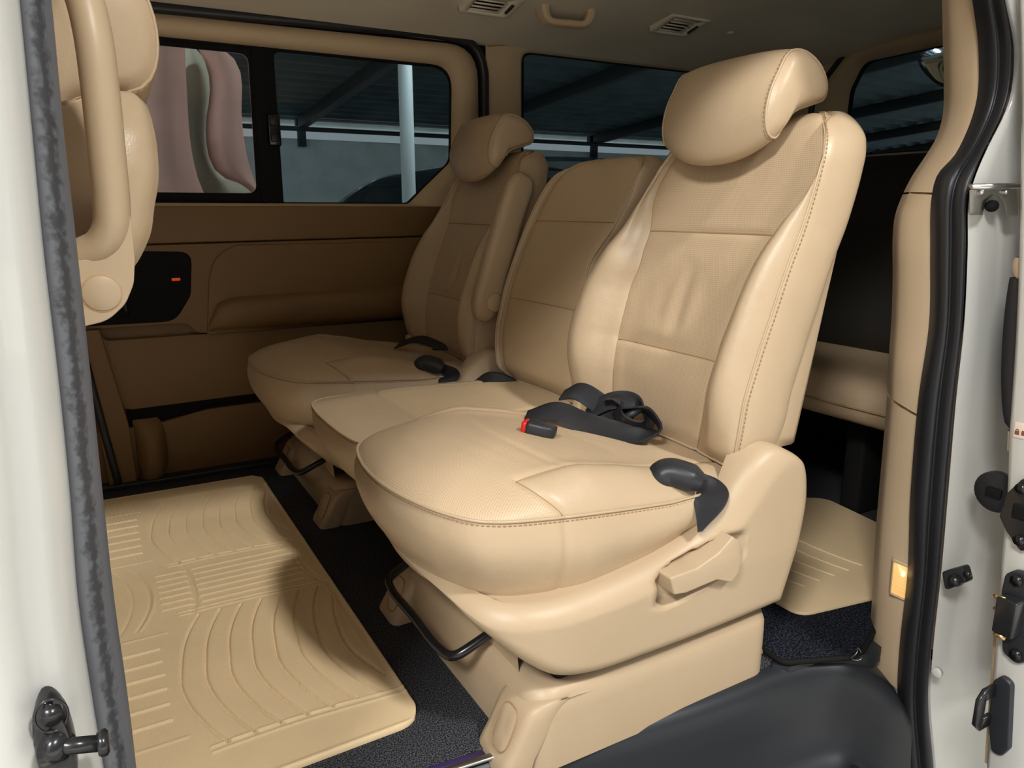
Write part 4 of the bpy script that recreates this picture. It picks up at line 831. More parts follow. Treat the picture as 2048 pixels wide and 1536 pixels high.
# rear pair: textile mat with a beige rubber mat on top
def zp(x, y, z): return atZ(x, y, z)[:2]
tm = thing('textile_mat', (1.3, 0.95, 0.0), 'dark navy carpet mat with bound edge behind the near seat', 'floor mat')
pl = fillet([zp(1542, 1318, 0), zp(1565, 1333, 0), zp(1705, 1322, 0), zp(1722, 1310, 0), zp(1745, 1270, 0), (1.62, 0.80), (1.75, 1.5), (1.10, 1.5)], [0.02, 0.03, 0.02, 0.02, 0.04, 0.05, 0.05, 0.05])
prism('pile', pl, lambda u, v, d: (u, v, d), 0.012, 0.001, 'navycarpet', tm, 0.003); tube('bound_edge', np.column_stack([pl, np.full(len(pl), 0.008)]), 0.0055, 'void', tm, 8, closed=True)
lp = [zp(1714, 1312, 0.015)[0], zp(1714, 1312, 0.015)[1]]; tube('loose_thread', np.array([(lp[0] + 0.012 * math.cos(a), lp[1] + 0.004 * math.sin(a * 2), 0.018 + 0.012 * math.sin(a)) for a in np.linspace(0, 5.6, 24)]), 0.0007, 'metal', tm, 5)
m2 = thing('rubber_mat', (1.45, 1.2, 0.012), 'smaller beige rubber mat lying on the dark carpet mat behind the near seat', 'floor mat')
pl = fillet([zp(1545, 1200, 0.016), zp(1600, 1232, 0.016), zp(1752, 1196, 0.016), (1.72, 0.90), (1.78, 1.30), (1.5, 1.5), (1.1, 1.45)], [0.05, 0.08, 0.02, 0.05, 0.05, 0.05, 0.05])
mt = prism('mat_sheet', pl, lambda u, v, d: (u, v, d), 0.019, 0.0125, 'mat', m2, 0.002)
for i in range(5):
    a = [(1.28 + 0.05 * i + 0.9 * (y - 1.12) ** 2, y, 0.0195) for y in np.linspace(0.98, 1.3, 16)]; tube('rib', np.array(a), 0.0018, 'mat', mt, 5)

# ------------------------------------------------------------------ grab handle on the door pillar
gh = thing('grab_handle', tuple(atY(205, 586, 0.80)), 'large beige grab handle with round screw cap on the door pillar', 'grab handle')
pth = curve([atY(140, -60, 0.83), atY(166, -10, 0.80), atY(186, 70, 0.785), atY(203, 200, 0.78), atY(215, 320, 0.78), atY(223, 405, 0.782), atY(222, 455, 0.785), atY(203, 490, 0.79), atY(155, 515, 0.80)], 70)
sweep('grip', pth, [(0.020 * math.cos(a), 0.0155 * math.sin(a)) for a in np.linspace(0, 2 * math.pi, 20, endpoint=False)], 'plastic', gh, up=(0, -1, 0))
mp = fillet([tuple(atY(x, y, 0.79)[[0, 2]]) for x, y in [(120, 515), (165, 520), (210, 500), (238, 465), (258, 415), (268, 520), (266, 565), (250, 605), (215, 638), (165, 650), (120, 652)]], [0.002, 0.02, 0.02, 0.02, 0.004, 0.03, 0.03, 0.03, 0.03, 0.02, 0.002])
mo = prism('mount', mp, farmap, 0.776, 0.85, 'plastic', gh, 0.016, 6)
c0 = atY(203, 586, 0.782); cc = np.array([(c0[0] + 0.0165 * math.cos(a), 0.7760, c0[2] + 0.0165 * math.sin(a)) for a in np.linspace(0, 2 * math.pi, 32, endpoint=False)]); ce = cc.mean(0)
grid('screw_cap', np.array([cc + [0, 0.004, 0], cc + [0, -0.0005, 0], ce + (cc - ce) * 0.9 + [0, -0.0016, 0], ce + (cc - ce) * 0.01 + [0, -0.002, 0]]), 'plastic', mo, wrap_c=True, uvs=False)
tube('cap_gap', ce + (cc - ce) * 1.02, 0.0006, 'stitch', mo, 5, closed=True)

# ------------------------------------------------------------------ door hardware
# striker pin on the front jamb
sk = thing('door_striker', tuple(atY(115, 1480, 0.625)), 'black oval striker plate with a pin on the white front jamb', 'door striker')
c0 = atY(112, 1482, 0.628); ov = []
for a in np.linspace(0, 2 * math.pi, 36, endpoint=False): ov.append((c0[0] + 0.0135 * math.cos(a) - 0.004 * math.sin(a) * 0.4, c0[2] + 0.050 * math.sin(a)))
M['gloss2'] = new_mat('satin_black_metal', (0.015, 0.015, 0.016, 1), 0.25)[0]
prism('plate', ov, lambda u, v, d: (u, d + (u - c0[0]) * -0.6, v), 0.606, 0.64, 'gloss2', sk, 0.004, 3)
px_, py_ = atY(140, 1492, 0.60), atY(204, 1486, 0.60)
pin = tube('pin', np.array([px_ + [-0.02, 0.02, 0], px_, py_]), 0.0065, 'gloss2', sk, 14)
tube('pin_collar', np.array([px_ + [-0.012, 0.008, 0], px_ + [-0.002, 0.0, 0]]), 0.013, 'gloss2', sk, 16, scale=[1.2, 0.75])
tube('pin_head', np.array([py_ + [-0.003, 0, 0], py_ + [-0.001, 0, 0], py_ + [0.003, 0, 0], py_ + [0.005, 0, 0]]), 0.0105, 'gloss2', sk, 18, scale=[0.85, 1, 1, 0.8])
bc = atY(103, 1420, 0.612); tube('bolt', np.array([(bc[0], 0.615, bc[2]), (bc[0] + 0.0005, 0.601, bc[2])]), 0.0075, 'gloss2', sk, 12); tube('bolt_ring', np.array([(bc[0] + 0.011 * math.cos(a), 0.604, bc[2] + 0.014 * math.sin(a)) for a in np.linspace(0, 6.28, 24, endpoint=False)]), 0.0012, 'gloss2', sk, 6, closed=True)
# courtesy lamp in the pillar
lm = thing('courtesy_lamp', tuple(atY(1800, 1155, 0.76)), 'small lit amber courtesy lamp in the beige rear pillar', 'lamp')
q = [atY(x, y, Yv) for x, y, Yv in ((1785, 1115, 0.772), (1817, 1127, 0.748), (1812, 1193, 0.748), (1779, 1178, 0.772))]
nb = np.array((-0.75, -0.66, 0.0)); q = [p + nb * 0.009 for p in q]; cen = sum(q) / 4
fr_o = np.array([p + (p - cen) * 0.14 + nb * 0.006 for p in q]); fr_i = np.array([p + nb * 0.010 for p in q])
def quadring(o, i, dep): return np.array([resample(np.vstack([L, L[:1]]), 33)[:-1] for L in (o - nb * 0.01, o, i, i - nb * dep)])
grid('bezel', quadring(fr_o, fr_i, 0.012), 'plastic', lm, wrap_c=True, uvs=False)
M['lens'], k = new_mat('amber_lamp_lens', S(240, 190, 120), 0.2); tc = k.n('ShaderNodeTexCoord'); wv = k.n('ShaderNodeTexWave'); wv.bands_direction = 'Z'; wv.inputs['Scale'].default_value = 110; k.l(tc.outputs['Object'], wv.inputs['Vector']); bump(k, wv.outputs[1], 0.5, 0.001)
k.b.inputs['Emission Color'].default_value = (1.0, 0.55, 0.18, 1); k.b.inputs['Emission Strength'].default_value = 0.55
Q = np.array([[q[0], q[1]], [q[3], q[2]]]); L = np.array([[(Q[0, 0] * (1 - u) + Q[0, 1] * u) * (1 - v) + (Q[1, 0] * (1 - u) + Q[1, 1] * u) * v + nb * (0.004 + 0.006 * (1 - abs(2 * u - 1) ** 3) * (1 - abs(2 * v - 1) ** 3)) for u in np.linspace(0, 1, 9)] for v in np.linspace(0, 1, 9)])
grid('lens', L, 'lens', lm, uvs=False)
bl, k = new_mat('lamp_bulb_glow', (1, 0.8, 0.5, 1), 0.4); k.b.inputs['Emission Color'].default_value = (1.0, 0.72, 0.34, 1); k.b.inputs['Emission Strength'].default_value = 2.2; M['bulb'] = bl
bc = L[2, 5] + nb * 0.001; tube('bulb', np.array([bc + [0, 0, -0.006], bc + [0, 0, -0.003], bc + [0, 0, 0.003], bc + [0, 0, 0.006]]), 0.0035, 'bulb', lm, 10, scale=[0.3, 1, 1, 0.3])
# sliding-door rail bracket on the jamb
br = thing('rail_bracket', tuple(atX(1985, 420, 1.27)), 'bare metal rail bracket with a half-round notch on the white rear jamb', 'bracket')
J = lambda x, y, X=1.262: atX(x, y, X)
def slab3(name, pts, off, mat, parent, bev=0.003):
    bm = bmesh.new(); fr_ = [bm.verts.new(p) for p in pts]; bk_ = [bm.verts.new(np.array(p) + off) for p in pts]; n = len(pts); f = bm.faces.new(fr_); bm.faces.new(bk_[::-1])
    for i in range(n): bm.faces.new((fr_[i], bk_[i], bk_[(i+1) % n], fr_[(i+1) % n]))
    bmesh.ops.recalc_face_normals(bm, faces=bm.faces); bmesh.ops.bevel(bm, geom=list(f.edges), offset=bev, segments=3, profile=0.5, affect='EDGES', clamp_overlap=True)
    bmesh.ops.triangulate(bm, faces=[g for g in bm.faces if len(g.verts) > 4]); return from_bm(name, bm, mat, parent, sharp=40)
J2 = lambda x, y, d=0.012: atY(x, y, 0.672 - 0.032 * (x - 1934) / 136 - d)
pts = [(1938, 372), (2034, 370), (2038, 432), (2012, 432), (2008, 406), (1998, 392), (1980, 390), (1966, 402), (1960, 430), (1938, 430)]
slab3('bracket_plate', [J2(x, y) for x, y in pts], np.array([0.03, 0.012, 0]), 'metal', br)
q0, q1 = J2(1940, 374), J2(2036, 372); sweep('bracket_rib', np.array([q0 + [-0.004, -0.003, 0], q1 + [-0.004, -0.003, 0]]), rrect(0.009, 0.012, 0.004, 3), 'metal', br)
for x in (1962, 2012): p = J2(x, 384, 0.014); tube('rivet', np.array([p + [0.004, 0.003, 0], p + [-0.003, -0.002, 0]]), 0.006, 'metal', br, 12, scale=[1, 0.7])
p = J2(1985, 412, 0.008); tube('roller', np.array([p + [0.012, 0.008, 0], p]), 0.009, 'void', br, 14)
# bump stop and plug on the jamb
bs = thing('bump_stop', tuple(J(1918, 1155, 1.25)), 'small black screwed bump stop on the white rear jamb', 'bump stop')
pts = fillet([J(1893, 1140, 1.252)[[1, 2]], J(1936, 1128, 1.252)[[1, 2]], J(1944, 1160, 1.252)[[1, 2]], J(1900, 1178, 1.252)[[1, 2]]], 0.006, 4)
prism('plate', pts, lambda u, v, d: (d, u, v), 1.236, 1.256, 'black', bs, 0.003); c1 = J(1913, 1160, 1.236)
tube('stud', np.array([c1 + [0.004, 0, 0], c1 + [-0.006, 0, 0], c1 + [-0.014, -0.002, 0]]), 0.011, 'gloss2', bs, 14, scale=[1, 1, 0.7]); c2 = J(1936, 1148, 1.236); tube('screw', np.array([c2, c2 + [-0.005, 0, 0]]), 0.006, 'gloss2', bs, 10)
pg = J(1873, 1345, 1.245); pl_ = tube('body_plug', np.array([(pg[0] + 0.006, pg[1], pg[2]), (pg[0] - 0.002, pg[1], pg[2]), (pg[0] - 0.003, pg[1], pg[2])]), 0.009, 'white', None, 18, scale=[1, 1, 0.8], loc=tuple(pg)); tag(pl_, 'round white body plug low on the rear jamb', 'plug')
# round black grommet near the door edge
gr = thing('grommet', tuple(J(1990, 985, 1.25)), 'round black rubber grommet with dirt ring beside the open door edge', 'grommet'); g0 = J(1992, 984, 1.245)
tube('disc', np.array([g0 + [0.008, 0, 0], g0 + [-0.002, 0, 0], g0 + [-0.004, 0, 0]]), 0.034, 'rubber', gr, 28, scale=[1, 1, 0.93]); rbox('tab', g0 + [-0.010, -0.012, -0.008], g0 + [-0.003, 0.012, 0.008], 0.002, 'void', gr)

# ------------------------------------------------------------------ the open sliding door, its front edge
sd = bpy.data.objects.new('door_2', None); COL.objects.link(sd); X2 = 1.19; sd.location = (X2, 0.55, 0); ORG['door_2'] = np.array((X2, 0.55, 0)); sd['kind'] = 'structure'
EL = [(1985, -620), (2003, -400), (2020, -180), (2030, -60), (2038, 150), (2037, 350), (2034, 520), (2026, 700), (2016, 850), (2010, 1000), (1997, 1150), (1987, 1300), (1974, 1480), (1966, 1600)]
A = curve([atX(x, y, X2) for x, y in EL], 90); d_out = np.array([0, -1.0, 0])
G = np.stack([A + [0.30, 0.012, 0], A + [0.03, 0.006, 0], A + [0.006, 0, 0], A + [0, -0.008, 0], A + [0.0, -0.05, 0], A + [0.004, -0.075, 0], A + [0.015, -0.085, 0], A + [0.4, -0.09, 0]], 1)
grid('door_shell', G, 'white', sd, uvs=False)
# beige lining and black inner panel that show past the edge
zA = lambda y, X=X2: atX(2010, y, X)[2]
def near_rail(z, off): i = np.argmin(abs(A[:, 2] - z)); return A[i] + off
def side_piece(name, y0, y1, mat, out, n=20, x0=0.012, depth=0.2):
    zz = np.linspace(zA(y0), zA(y1), n); R = np.array([near_rail(z, (0, 0, 0)) for z in zz]); R[:, 2] = zz; R[:, :2] = np.column_stack([np.interp(zz[::-1], A[::-1, 2], A[::-1, 0])[::-1], np.interp(zz[::-1], A[::-1, 2], A[::-1, 1])[::-1]])
    b = np.sin(np.linspace(0.12, 1, n) * math.pi) ** 0.35 * out if out > 0.008 else np.full(n, out); Gs = np.stack([R + [x0, 0.0, 0], R + np.column_stack([np.full(n, x0), b, np.zeros(n)]), R + np.column_stack([np.full(n, x0 + 0.006), b + 0.003, np.zeros(n)]), R + np.column_stack([np.full(n, depth), b + 0.003, np.zeros(n)])], 1)
    return grid(name, Gs, mat, sd, uvs=False)
side_piece('lining', 515, 558, 'plastic', 0.012); side_piece('inner_panel', 556, 865, 'black', 0.022); side_piece('lining', 865, 905, 'plastic', 0.006); side_piece('lining', 1225, 1560, 'plastic', 0.0075)
E_ = lambda x, y, X=X2: atX(x, y, X)
def door_part(name, pts, x0, x1, mat, parent, rad=0.006, bev=0.003):
    return prism(name, fillet([E_(x, y)[[1, 2]] for x, y in pts], rad, 5), lambda u, v, d: (d, u, v), x0, x1, mat, parent, bev, 3)
lt = door_part('door_latch', [(2020, 985), (2052, 955), (2075, 960), (2075, 1095), (2048, 1100), (2020, 1060), (2006, 1030)], X2 - 0.012, X2 + 0.01, 'gloss2', sd, 0.006)
for x, y in ((2044, 976), (2040, 1080)): p = E_(x, y, X2 - 0.012); tube('bolt', np.array([p, p + [-0.006, 0, 0]]), 0.008, 'darkmetal', lt, 10)
p = E_(2042, 1025, X2 - 0.012); rbox('latch_mouth', p + [-0.003, -0.02, -0.012], p + [0.004, 0.012, 0.012], 0.003, 'void', lt)
cn = door_part('contact_block', [(2018, 1145), (2035, 1138), (2065, 1145), (2068, 1318), (2040, 1325), (2012, 1300), (2010, 1180)], X2 - 0.012, X2 + 0.01, 'black', sd, 0.012)
p0, p1 = E_(2003, 1192, X2 - 0.03), E_(2024, 1278, X2 - 0.03); rbox('contact_housing', (X2 - 0.036, min(p0[1], p1[1]) - 0.002, p1[2]), (X2 - 0.008, max(p0[1], p1[1]) + 0.004, p0[2]), 0.003, 'gloss2', cn)
for y in (1196, 1222, 1248, 1273):
    p = E_(2003, y, X2 - 0.03); tube('contact_pin', np.array([p + [0, -0.006, 0], p + [-0.001, 0.007, 0], p + [-0.001, 0.011, 0]]), 0.004, 'brass', cn, 10, scale=[1, 1, 0.5])
for x, y in ((2035, 1160), (2033, 1308)): p = E_(x, y, X2 - 0.012); tube('bolt', np.array([p, p + [-0.006, 0, 0]]), 0.009, 'darkmetal', cn, 6)
wd = door_part('wedge_guide', [(1992, 1358), (2010, 1348), (2030, 1365), (2024, 1495), (2008, 1510), (1988, 1500), (1982, 1440)], X2 - 0.010, X2 + 0.01, 'black', sd, 0.012)
p0, p1 = E_(1972, 1388, X2 - 0.03), E_(2004, 1470, X2 - 0.03)
lo_ = np.array([X2 - 0.045, p0[1], p1[2]]); hi_ = np.array([X2 - 0.01, p1[1], p0[2]]); lo_, hi_ = np.minimum(lo_, hi_), np.maximum(lo_, hi_)
sweep('wedge_loop', np.array([(X2 - 0.01, hi_[1], hi_[2]), (X2 - 0.035, hi_[1], hi_[2]), (X2 - 0.042, hi_[1], hi_[2] - 0.006), (X2 - 0.042, hi_[1], lo_[2] + 0.006), (X2 - 0.035, hi_[1], lo_[2]), (X2 - 0.01, hi_[1], lo_[2])]), rrect(0.008, 0.022, 0.003, 3), 'gloss2', wd, up=(0, 1, 0))
# printed lock symbols on the door edge
M['print'] = new_mat('brown_print', S(120, 70, 50), 0.6)[0]; M['label'] = new_mat('pale_label', S(224, 206, 190), 0.5)[0]
p = E_(2040, 861, X2); lb = rbox('child_lock_label', p + [-0.002, -0.012, -0.012], p + [0.002, 0.008, 0.012], 0.001, 'label', sd)
p = E_(2034, 864, X2 - 0.0025); rbox('lock_symbol', p + [-0.0006, -0.003, -0.004], p + [0.0006, 0.003, 0.0015], 0.0003, 'print', lb); tube('lock_shackle', np.array([p + [0, 0.002 * math.cos(a), 0.0015 + 0.003 * math.sin(a)] for a in np.linspace(0, math.pi, 8)]), 0.0006, 'print', lb, 5)
p = E_(2046, 866, X2 - 0.0025); rbox('lock_symbol', p + [-0.0006, -0.002, -0.004], p + [0.0006, 0.002, 0.003], 0.0003, 'print', lb)

# ------------------------------------------------------------------ ceiling fittings
def liner_z(y): return float(hermite([0.70, 0.78, 0.88, 1.05, 1.35, 1.6, 1.85, 2.10, 2.26, 2.36, 2.43, 2.47, 2.50], [1.40, 1.42, 1.45, 1.47, 1.485, 1.488, 1.480, 1.452, 1.430, 1.416, 1.406, 1.399, 1.395], np.array([y]))[0])
def vent(cx, cy, label):
    z0 = liner_z(cy); v = thing('ceiling_vent', (cx, cy, z0), label, 'air vent', 'vents in the headliner')
    ti = math.radians(14); P_ = lambda a, b, c: (cx + a, cy + b * math.cos(ti) + c * math.sin(ti), z0 - 0.004 + c * math.cos(ti) - b * math.sin(ti))
    w, d = 0.175, 0.125
    o = fillet([(-w/2, -d/2), (w/2, -d/2), (w/2, d/2), (-w/2, d/2)], 0.012, 5); i = fillet([(-w/2 + 0.022, -d/2 + 0.016), (w/2 - 0.045, -d/2 + 0.016), (w/2 - 0.045, d/2 - 0.016), (-w/2 + 0.022, d/2 - 0.016)], 0.006, 5)
    r3 = lambda L, c: np.array([P_(a, b, c) for a, b in L]); grid('frame', np.array([r3(o, 0.01), r3(o, -0.005), r3(o * 0.97, -0.008), r3(i, -0.008), r3(i, 0.008)]), 'liner', v, wrap_c=True, uvs=False)
    make('well', r3([(-w/2 + 0.02, -d/2 + 0.014), (w/2 - 0.043, -d/2 + 0.014), (w/2 - 0.043, d/2 - 0.014), (-w/2 + 0.02, d/2 - 0.014)], 0.004), [(0, 1, 2, 3)], 'void', v, False)
    for b in np.linspace(-d/2 + 0.024, d/2 - 0.024, 5): sweep('slat', np.array([P_(-w/2 + 0.022, b, -0.005), P_(w/2 - 0.045, b, -0.005)]), rrect(0.004, 0.0075, 0.001, 2), 'liner', v)
    sweep('thumbwheel', np.array([P_(w/2 - 0.030, -0.024, -0.010), P_(w/2 - 0.030, 0.024, -0.010)]), rrect(0.008, 0.009, 0.002, 2), 'black', v); return v
def ceil_pt(x, y):
    Yv = 1.9
    for _ in range(30): p = atZ(x, y, liner_z(Yv)); Yv = float(np.clip(p[1], 0.75, 2.48))
    return p
p = ceil_pt(1360, 47); vent(p[0], p[1], 'slatted ceiling vent to the right of the ceiling handle, above the near seat')
p = ceil_pt(985, 4); vent(p[0], p[1], 'slatted ceiling vent left of the ceiling handle, cut by the picture top')
a, b = ceil_pt(1085, 14), ceil_pt(1180, 24); hd = thing('grab_handle', tuple((a + b) / 2), 'beige grab handle on the headliner between the two vents', 'grab handle')
pp = curve([a + [0, 0, 0.01], a + [0.004, 0, -0.018], a * 0.88 + b * 0.12 + [0, 0, -0.038], (a + b) / 2 + [0, 0, -0.042], a * 0.12 + b * 0.88 + [0, 0, -0.038], b + [-0.004, 0, -0.018], b + [0, 0, 0.01]], 50)
sweep('grip', pp, rrect(0.020, 0.034, 0.008, 4), 'trim', hd, up=(0, 0, 1), scale=np.interp(np.linspace(0, 1, 50), [0, 0.1, 0.25, 0.75, 0.9, 1], [1.6, 1.45, 1, 1, 1.45, 1.6]))
p = ceil_pt(1460, 65); cl = tube('headliner_clip', np.array([p + [0, 0, 0.003], p + [0, 0, -0.003], p + [0, 0, -0.005]]), 0.012, 'liner', None, 16, scale=[1, 1, 0.8], loc=tuple(p)); tag(cl, 'round fabric-coloured clip in the headliner right of the vent', 'clip')

# ------------------------------------------------------------------ seat belts
m, k = new_mat('black_belt_webbing', (0.014, 0.0145, 0.017, 1), 0.5, 0.4); tc = k.n('ShaderNodeTexCoord'); wv = k.n('ShaderNodeTexWave'); wv.inputs['Scale'].default_value = 220; k.l(tc.outputs['UV'], wv.inputs['Vector']); bump(k, wv.outputs[1], 0.5, 0.001); M['web'] = m
def ribbon(name, path, sides, w, mat, parent, n=50, th=0.0016):
    """webbing: path centre line with a side vector per key point"""
    P = curve(path, n); S_ = curve(sides, n); T = np.gradient(P, axis=0); T /= np.linalg.norm(T, axis=1)[:, None]; S_ = S_ - T * np.sum(S_ * T, 1)[:, None]; S_ /= np.linalg.norm(S_, axis=1)[:, None]; Nn = np.cross(T, S_)
    fs = np.linspace(-0.5, 0.5, 7); top = np.stack([P + S_ * w * f + Nn * th for f in fs], 1); bot = np.stack([P + S_ * w * f - Nn * th for f in fs[::-1]], 1)
    return grid(name, np.concatenate([top, bot], 1), mat, parent, wrap_c=True, cap=True, uvs=True)
sb = thing('seat_belt', (0.84, 0.87, 0.40), 'black seat belt end with moulded buckle boot on the near seat beside the hinge cover', 'seat belt')
c0 = atZ(1350, 960, 0.408)
hs = curve([c0 + [-0.02, 0.028, -0.012], c0 + [0.0, 0.02, 0.006], c0 + [0.02, 0.0, 0.004], c0 + [0.04, -0.02, -0.006]], 24)
sweep('buckle_boot', hs, rrect(0.042, 0.05, 0.018, 5), 'black', sb, scale=np.interp(np.linspace(0, 1, 24), [0, 0.06, 0.2, 0.8, 1], [0.45, 0.8, 1.0, 0.95, 0.6]))
def web_rails(name, L, R, parent, n=40, th=0.0016):
    a, b = curve(L, n), curve(R, n); fs = np.linspace(0, 1, 7); P = np.stack([a + (b - a) * f for f in fs], 1); N = normals(P)
    return grid(name, np.concatenate([P + N * th, (P - N * th)[:, ::-1]], 1), 'web', parent, wrap_c=True, cap=True, uvs=True)
WL = [atY(1362, 962, 0.865), atY(1378, 985, 0.845), atY(1388, 1010, 0.828), atY(1393, 1038, 0.812), atY(1396, 1064, 0.799)]
WR = [atY(1390, 942, 0.865), atY(1436, 960, 0.838), atY(1457, 984, 0.812), atY(1450, 1012, 0.800), atY(1404, 1063, 0.797)]
web_rails('webbing', WL, WR, sb)
def tangle(loc, label):
    t = thing('seat_belt', loc, label, 'seat belt'); L = np.array(loc)
    ribbon('webbing', [L + q for q in np.array([(-0.10, 0.10, 0.012), (-0.06, 0.05, 0.03), (-0.03, 0.0, 0.016), (0.0, -0.05, 0.008), (0.035, -0.10, 0.008), (0.06, -0.12, 0.02), (0.06, -0.09, 0.045), (0.03, -0.05, 0.05)])], [(1, 0.6, 0.5), (1, 0.5, 1), (0.6, 0.6, 1), (0.5, 0.4, 1.2), (0.4, 0.3, 1.3), (0.2, 0.5, 1), (0.5, 0.5, -0.6), (0.8, 0.6, -0.2)], 0.044, 'web', t, 70)
    ribbon('webbing', [L + q for q in np.array([(-0.02, 0.09, 0.05), (0.0, 0.06, 0.062), (0.02, 0.02, 0.045), (0.03, -0.02, 0.02), (0.05, -0.05, 0.04), (0.04, -0.02, 0.062), (0.02, 0.0, 0.055)])], [(1, 0.3, 0.4), (1, 0.2, 0.8), (1, 0, 1), (0.8, 0, 1), (0.4, 0.6, 1), (0.8, 0.6, 0.2), (1, 0.6, -0.2)], 0.042, 'web', t, 60)
    ribbon('webbing', [L + q for q in np.array([(0.0, 0.03, 0.02), (0.03, 0.0, 0.05), (0.06, -0.03, 0.055), (0.075, -0.07, 0.035), (0.05, -0.085, 0.02), (0.02, -0.06, 0.03), (0.03, -0.03, 0.045)])], [(0.5, 1, 0.3), (0.3, 1, 0.6), (0.2, 0.8, 1), (-0.4, 0.6, 1), (-0.8, 0.2, 0.8), (-0.6, -0.4, 0.7), (0.2, -0.6, 0.8)], 0.036, 'web', t, 60)
    tube('tongue', np.array([L + [0.02, -0.06, 0.03], L + [0.045, -0.075, 0.05], L + [0.06, -0.06, 0.045]]), 0.008, 'black', t, 8); return t
tg = tangle((0.83, 1.135, 0.412), 'tangled black seat belt webbing lying between the near and middle seats')
bk = thing('belt_buckle', tuple(atZ(1075, 855, 0.40)), 'black belt buckle with a red release button on the middle seat cushion', 'belt buckle')
b0, b1 = atZ(1047, 850, 0.452), atZ(1098, 862, 0.445); ax = b1 - b0
sweep('body', np.array([b0 + ax * 0.18, b0 + ax * 0.3, b1, b1 + ax * 0.25]), rrect(0.024, 0.034, 0.006, 3), 'black', bk, scale=[0.95, 1, 0.95, 0.7])
sweep('release_button', np.array([b0 - ax * 0.02, b0 + ax * 0.05, b0 + ax * 0.2]), rrect(0.020, 0.030, 0.004, 3), 'red', bk, scale=[0.85, 1, 1])
b3 = thing('seat_belt', (0.92, 1.80, 0.40), 'short black belt strap emerging beside the middle backrest and far seat', 'seat belt')
p = atX(995, 772, 0.93); ribbon('webbing', [p + [-0.05, 0.05, -0.005], p + [-0.02, 0.02, 0.02], p + [0.02, -0.02, 0.012], p + [0.05, -0.05, -0.015]], [(1, 0.5, 0.8), (1, 0.5, 0.9), (1, 0.6, 0.7), (1, 0.6, 0.4)], 0.046, 'web', b3)
c4 = thing('seat_belt', (0.86, 1.92, 0.42), 'black belt and buckle in shadow on the far seat cushion', 'seat belt')
sh = np.array(OFF_C); q = np.array([0.845, 0.915, 0.425]) + sh
hs2 = hs + sh; sweep('buckle_boot', hs2, rrect(0.042, 0.05, 0.018, 5), 'black', c4, scale=np.interp(np.linspace(0, 1, 24), [0, 0.06, 0.2, 0.8, 1], [0.45, 0.8, 1.0, 0.95, 0.6]))
web_rails('webbing', [v + sh for v in WL], [v + sh for v in WR], c4)
ribbon('webbing', [np.array(v) for v in [(0.80, 2.13, 0.425), (0.84, 2.06, 0.45), (0.87, 1.99, 0.44), (0.86, 1.94, 0.435)]], [(1, 0.3, 0.5), (1, 0.4, 0.5), (1, 0.5, 0.2), (1, 0.4, 0)], 0.045, 'web', c4)
# ------------------------------------------------------------------ outside: the carport
GZ = -0.62
M['concrete'] = plastic('pale_concrete', S(196, 194, 188), 0.9, 30, 0.12)
M['whitewall'] = plastic('white_painted_wall', S(214, 222, 222), 0.8, 12, 0.12)
M['roofsheet'] = plastic('dark_corrugated_sheet', S(92, 106, 114), 0.5, 20, 0.25)
M['steel'] = plastic('dark_painted_steel', S(40, 48, 54), 0.5)
M['whitesteel'] = plastic('white_painted_pipe', S(222, 226, 224), 0.5)
struct(rbox('ground', (-12, -12, GZ - 0.05), (14, 16, GZ), 0.0, 'concrete', None)); bpy.data.objects['ground'].name = 'floor_yard'
YB = 9.5; SL = 0.075
wall = struct(rbox('wall_yard', (-10, YB, GZ), (16, YB + 0.2, atY(700, 282, YB)[2]), 0.01, 'whitewall', None))
ZE = atY(700, 262, YB)[2]          # eave height at the wall
roofz = lambda y: ZE + 0.10 + (YB + 0.3 - y) * SL
# corrugated roof: ridges run along x
ny = 620; yy = np.linspace(0.35, YB + 0.3, ny); zz = np.array([roofz(y) for y in yy]) + 0.03 * np.sin(yy * 2 * math.pi / 0.26)
rf = thing('carport_roof', (2.0, 5.0, ZE), 'dark corrugated carport roof seen through the far windows', 'roof')
xs_ = [-8, -2, 0, 2, 4, 8, 15]; grid('sheet', np.array([[(x, y, z) for x in xs_] for y, z in zip(yy, zz)]), 'roofsheet', rf, uvs=False)
for x in np.arange(-6.2, 14, 2.15):
    sweep('rafter', np.array([(x, 0.4, roofz(0.4) - 0.09), (x, YB, roofz(YB) - 0.09)]), rrect(0.13, 0.09, 0.01, 2), 'steel', rf)
sweep('eave_beam', np.array([(-8, YB - 0.15, ZE - 0.02), (15, YB - 0.15, ZE - 0.02)]), rrect(0.05, 0.08, 0.01, 2), 'steel', rf)
for x in np.arange(-6.2, 14, 2.15): sweep('short_post', np.array([(x, YB - 0.12, ZE - 0.22), (x, YB - 0.12, ZE + 0.1)]), rrect(0.09, 0.09, 0.01, 2), 'steel', rf, up=(0, 1, 0))
pc = atY(815, 300, 3.5); po = tube('roof_post', np.array([(pc[0], 3.5, GZ), (pc[0], 3.5, roofz(3.5) - 0.02)]), 0.034, 'whitesteel', None, 16, loc=(pc[0], 3.5, GZ)); tag(po, 'white round roof post standing outside the far door window', 'post')
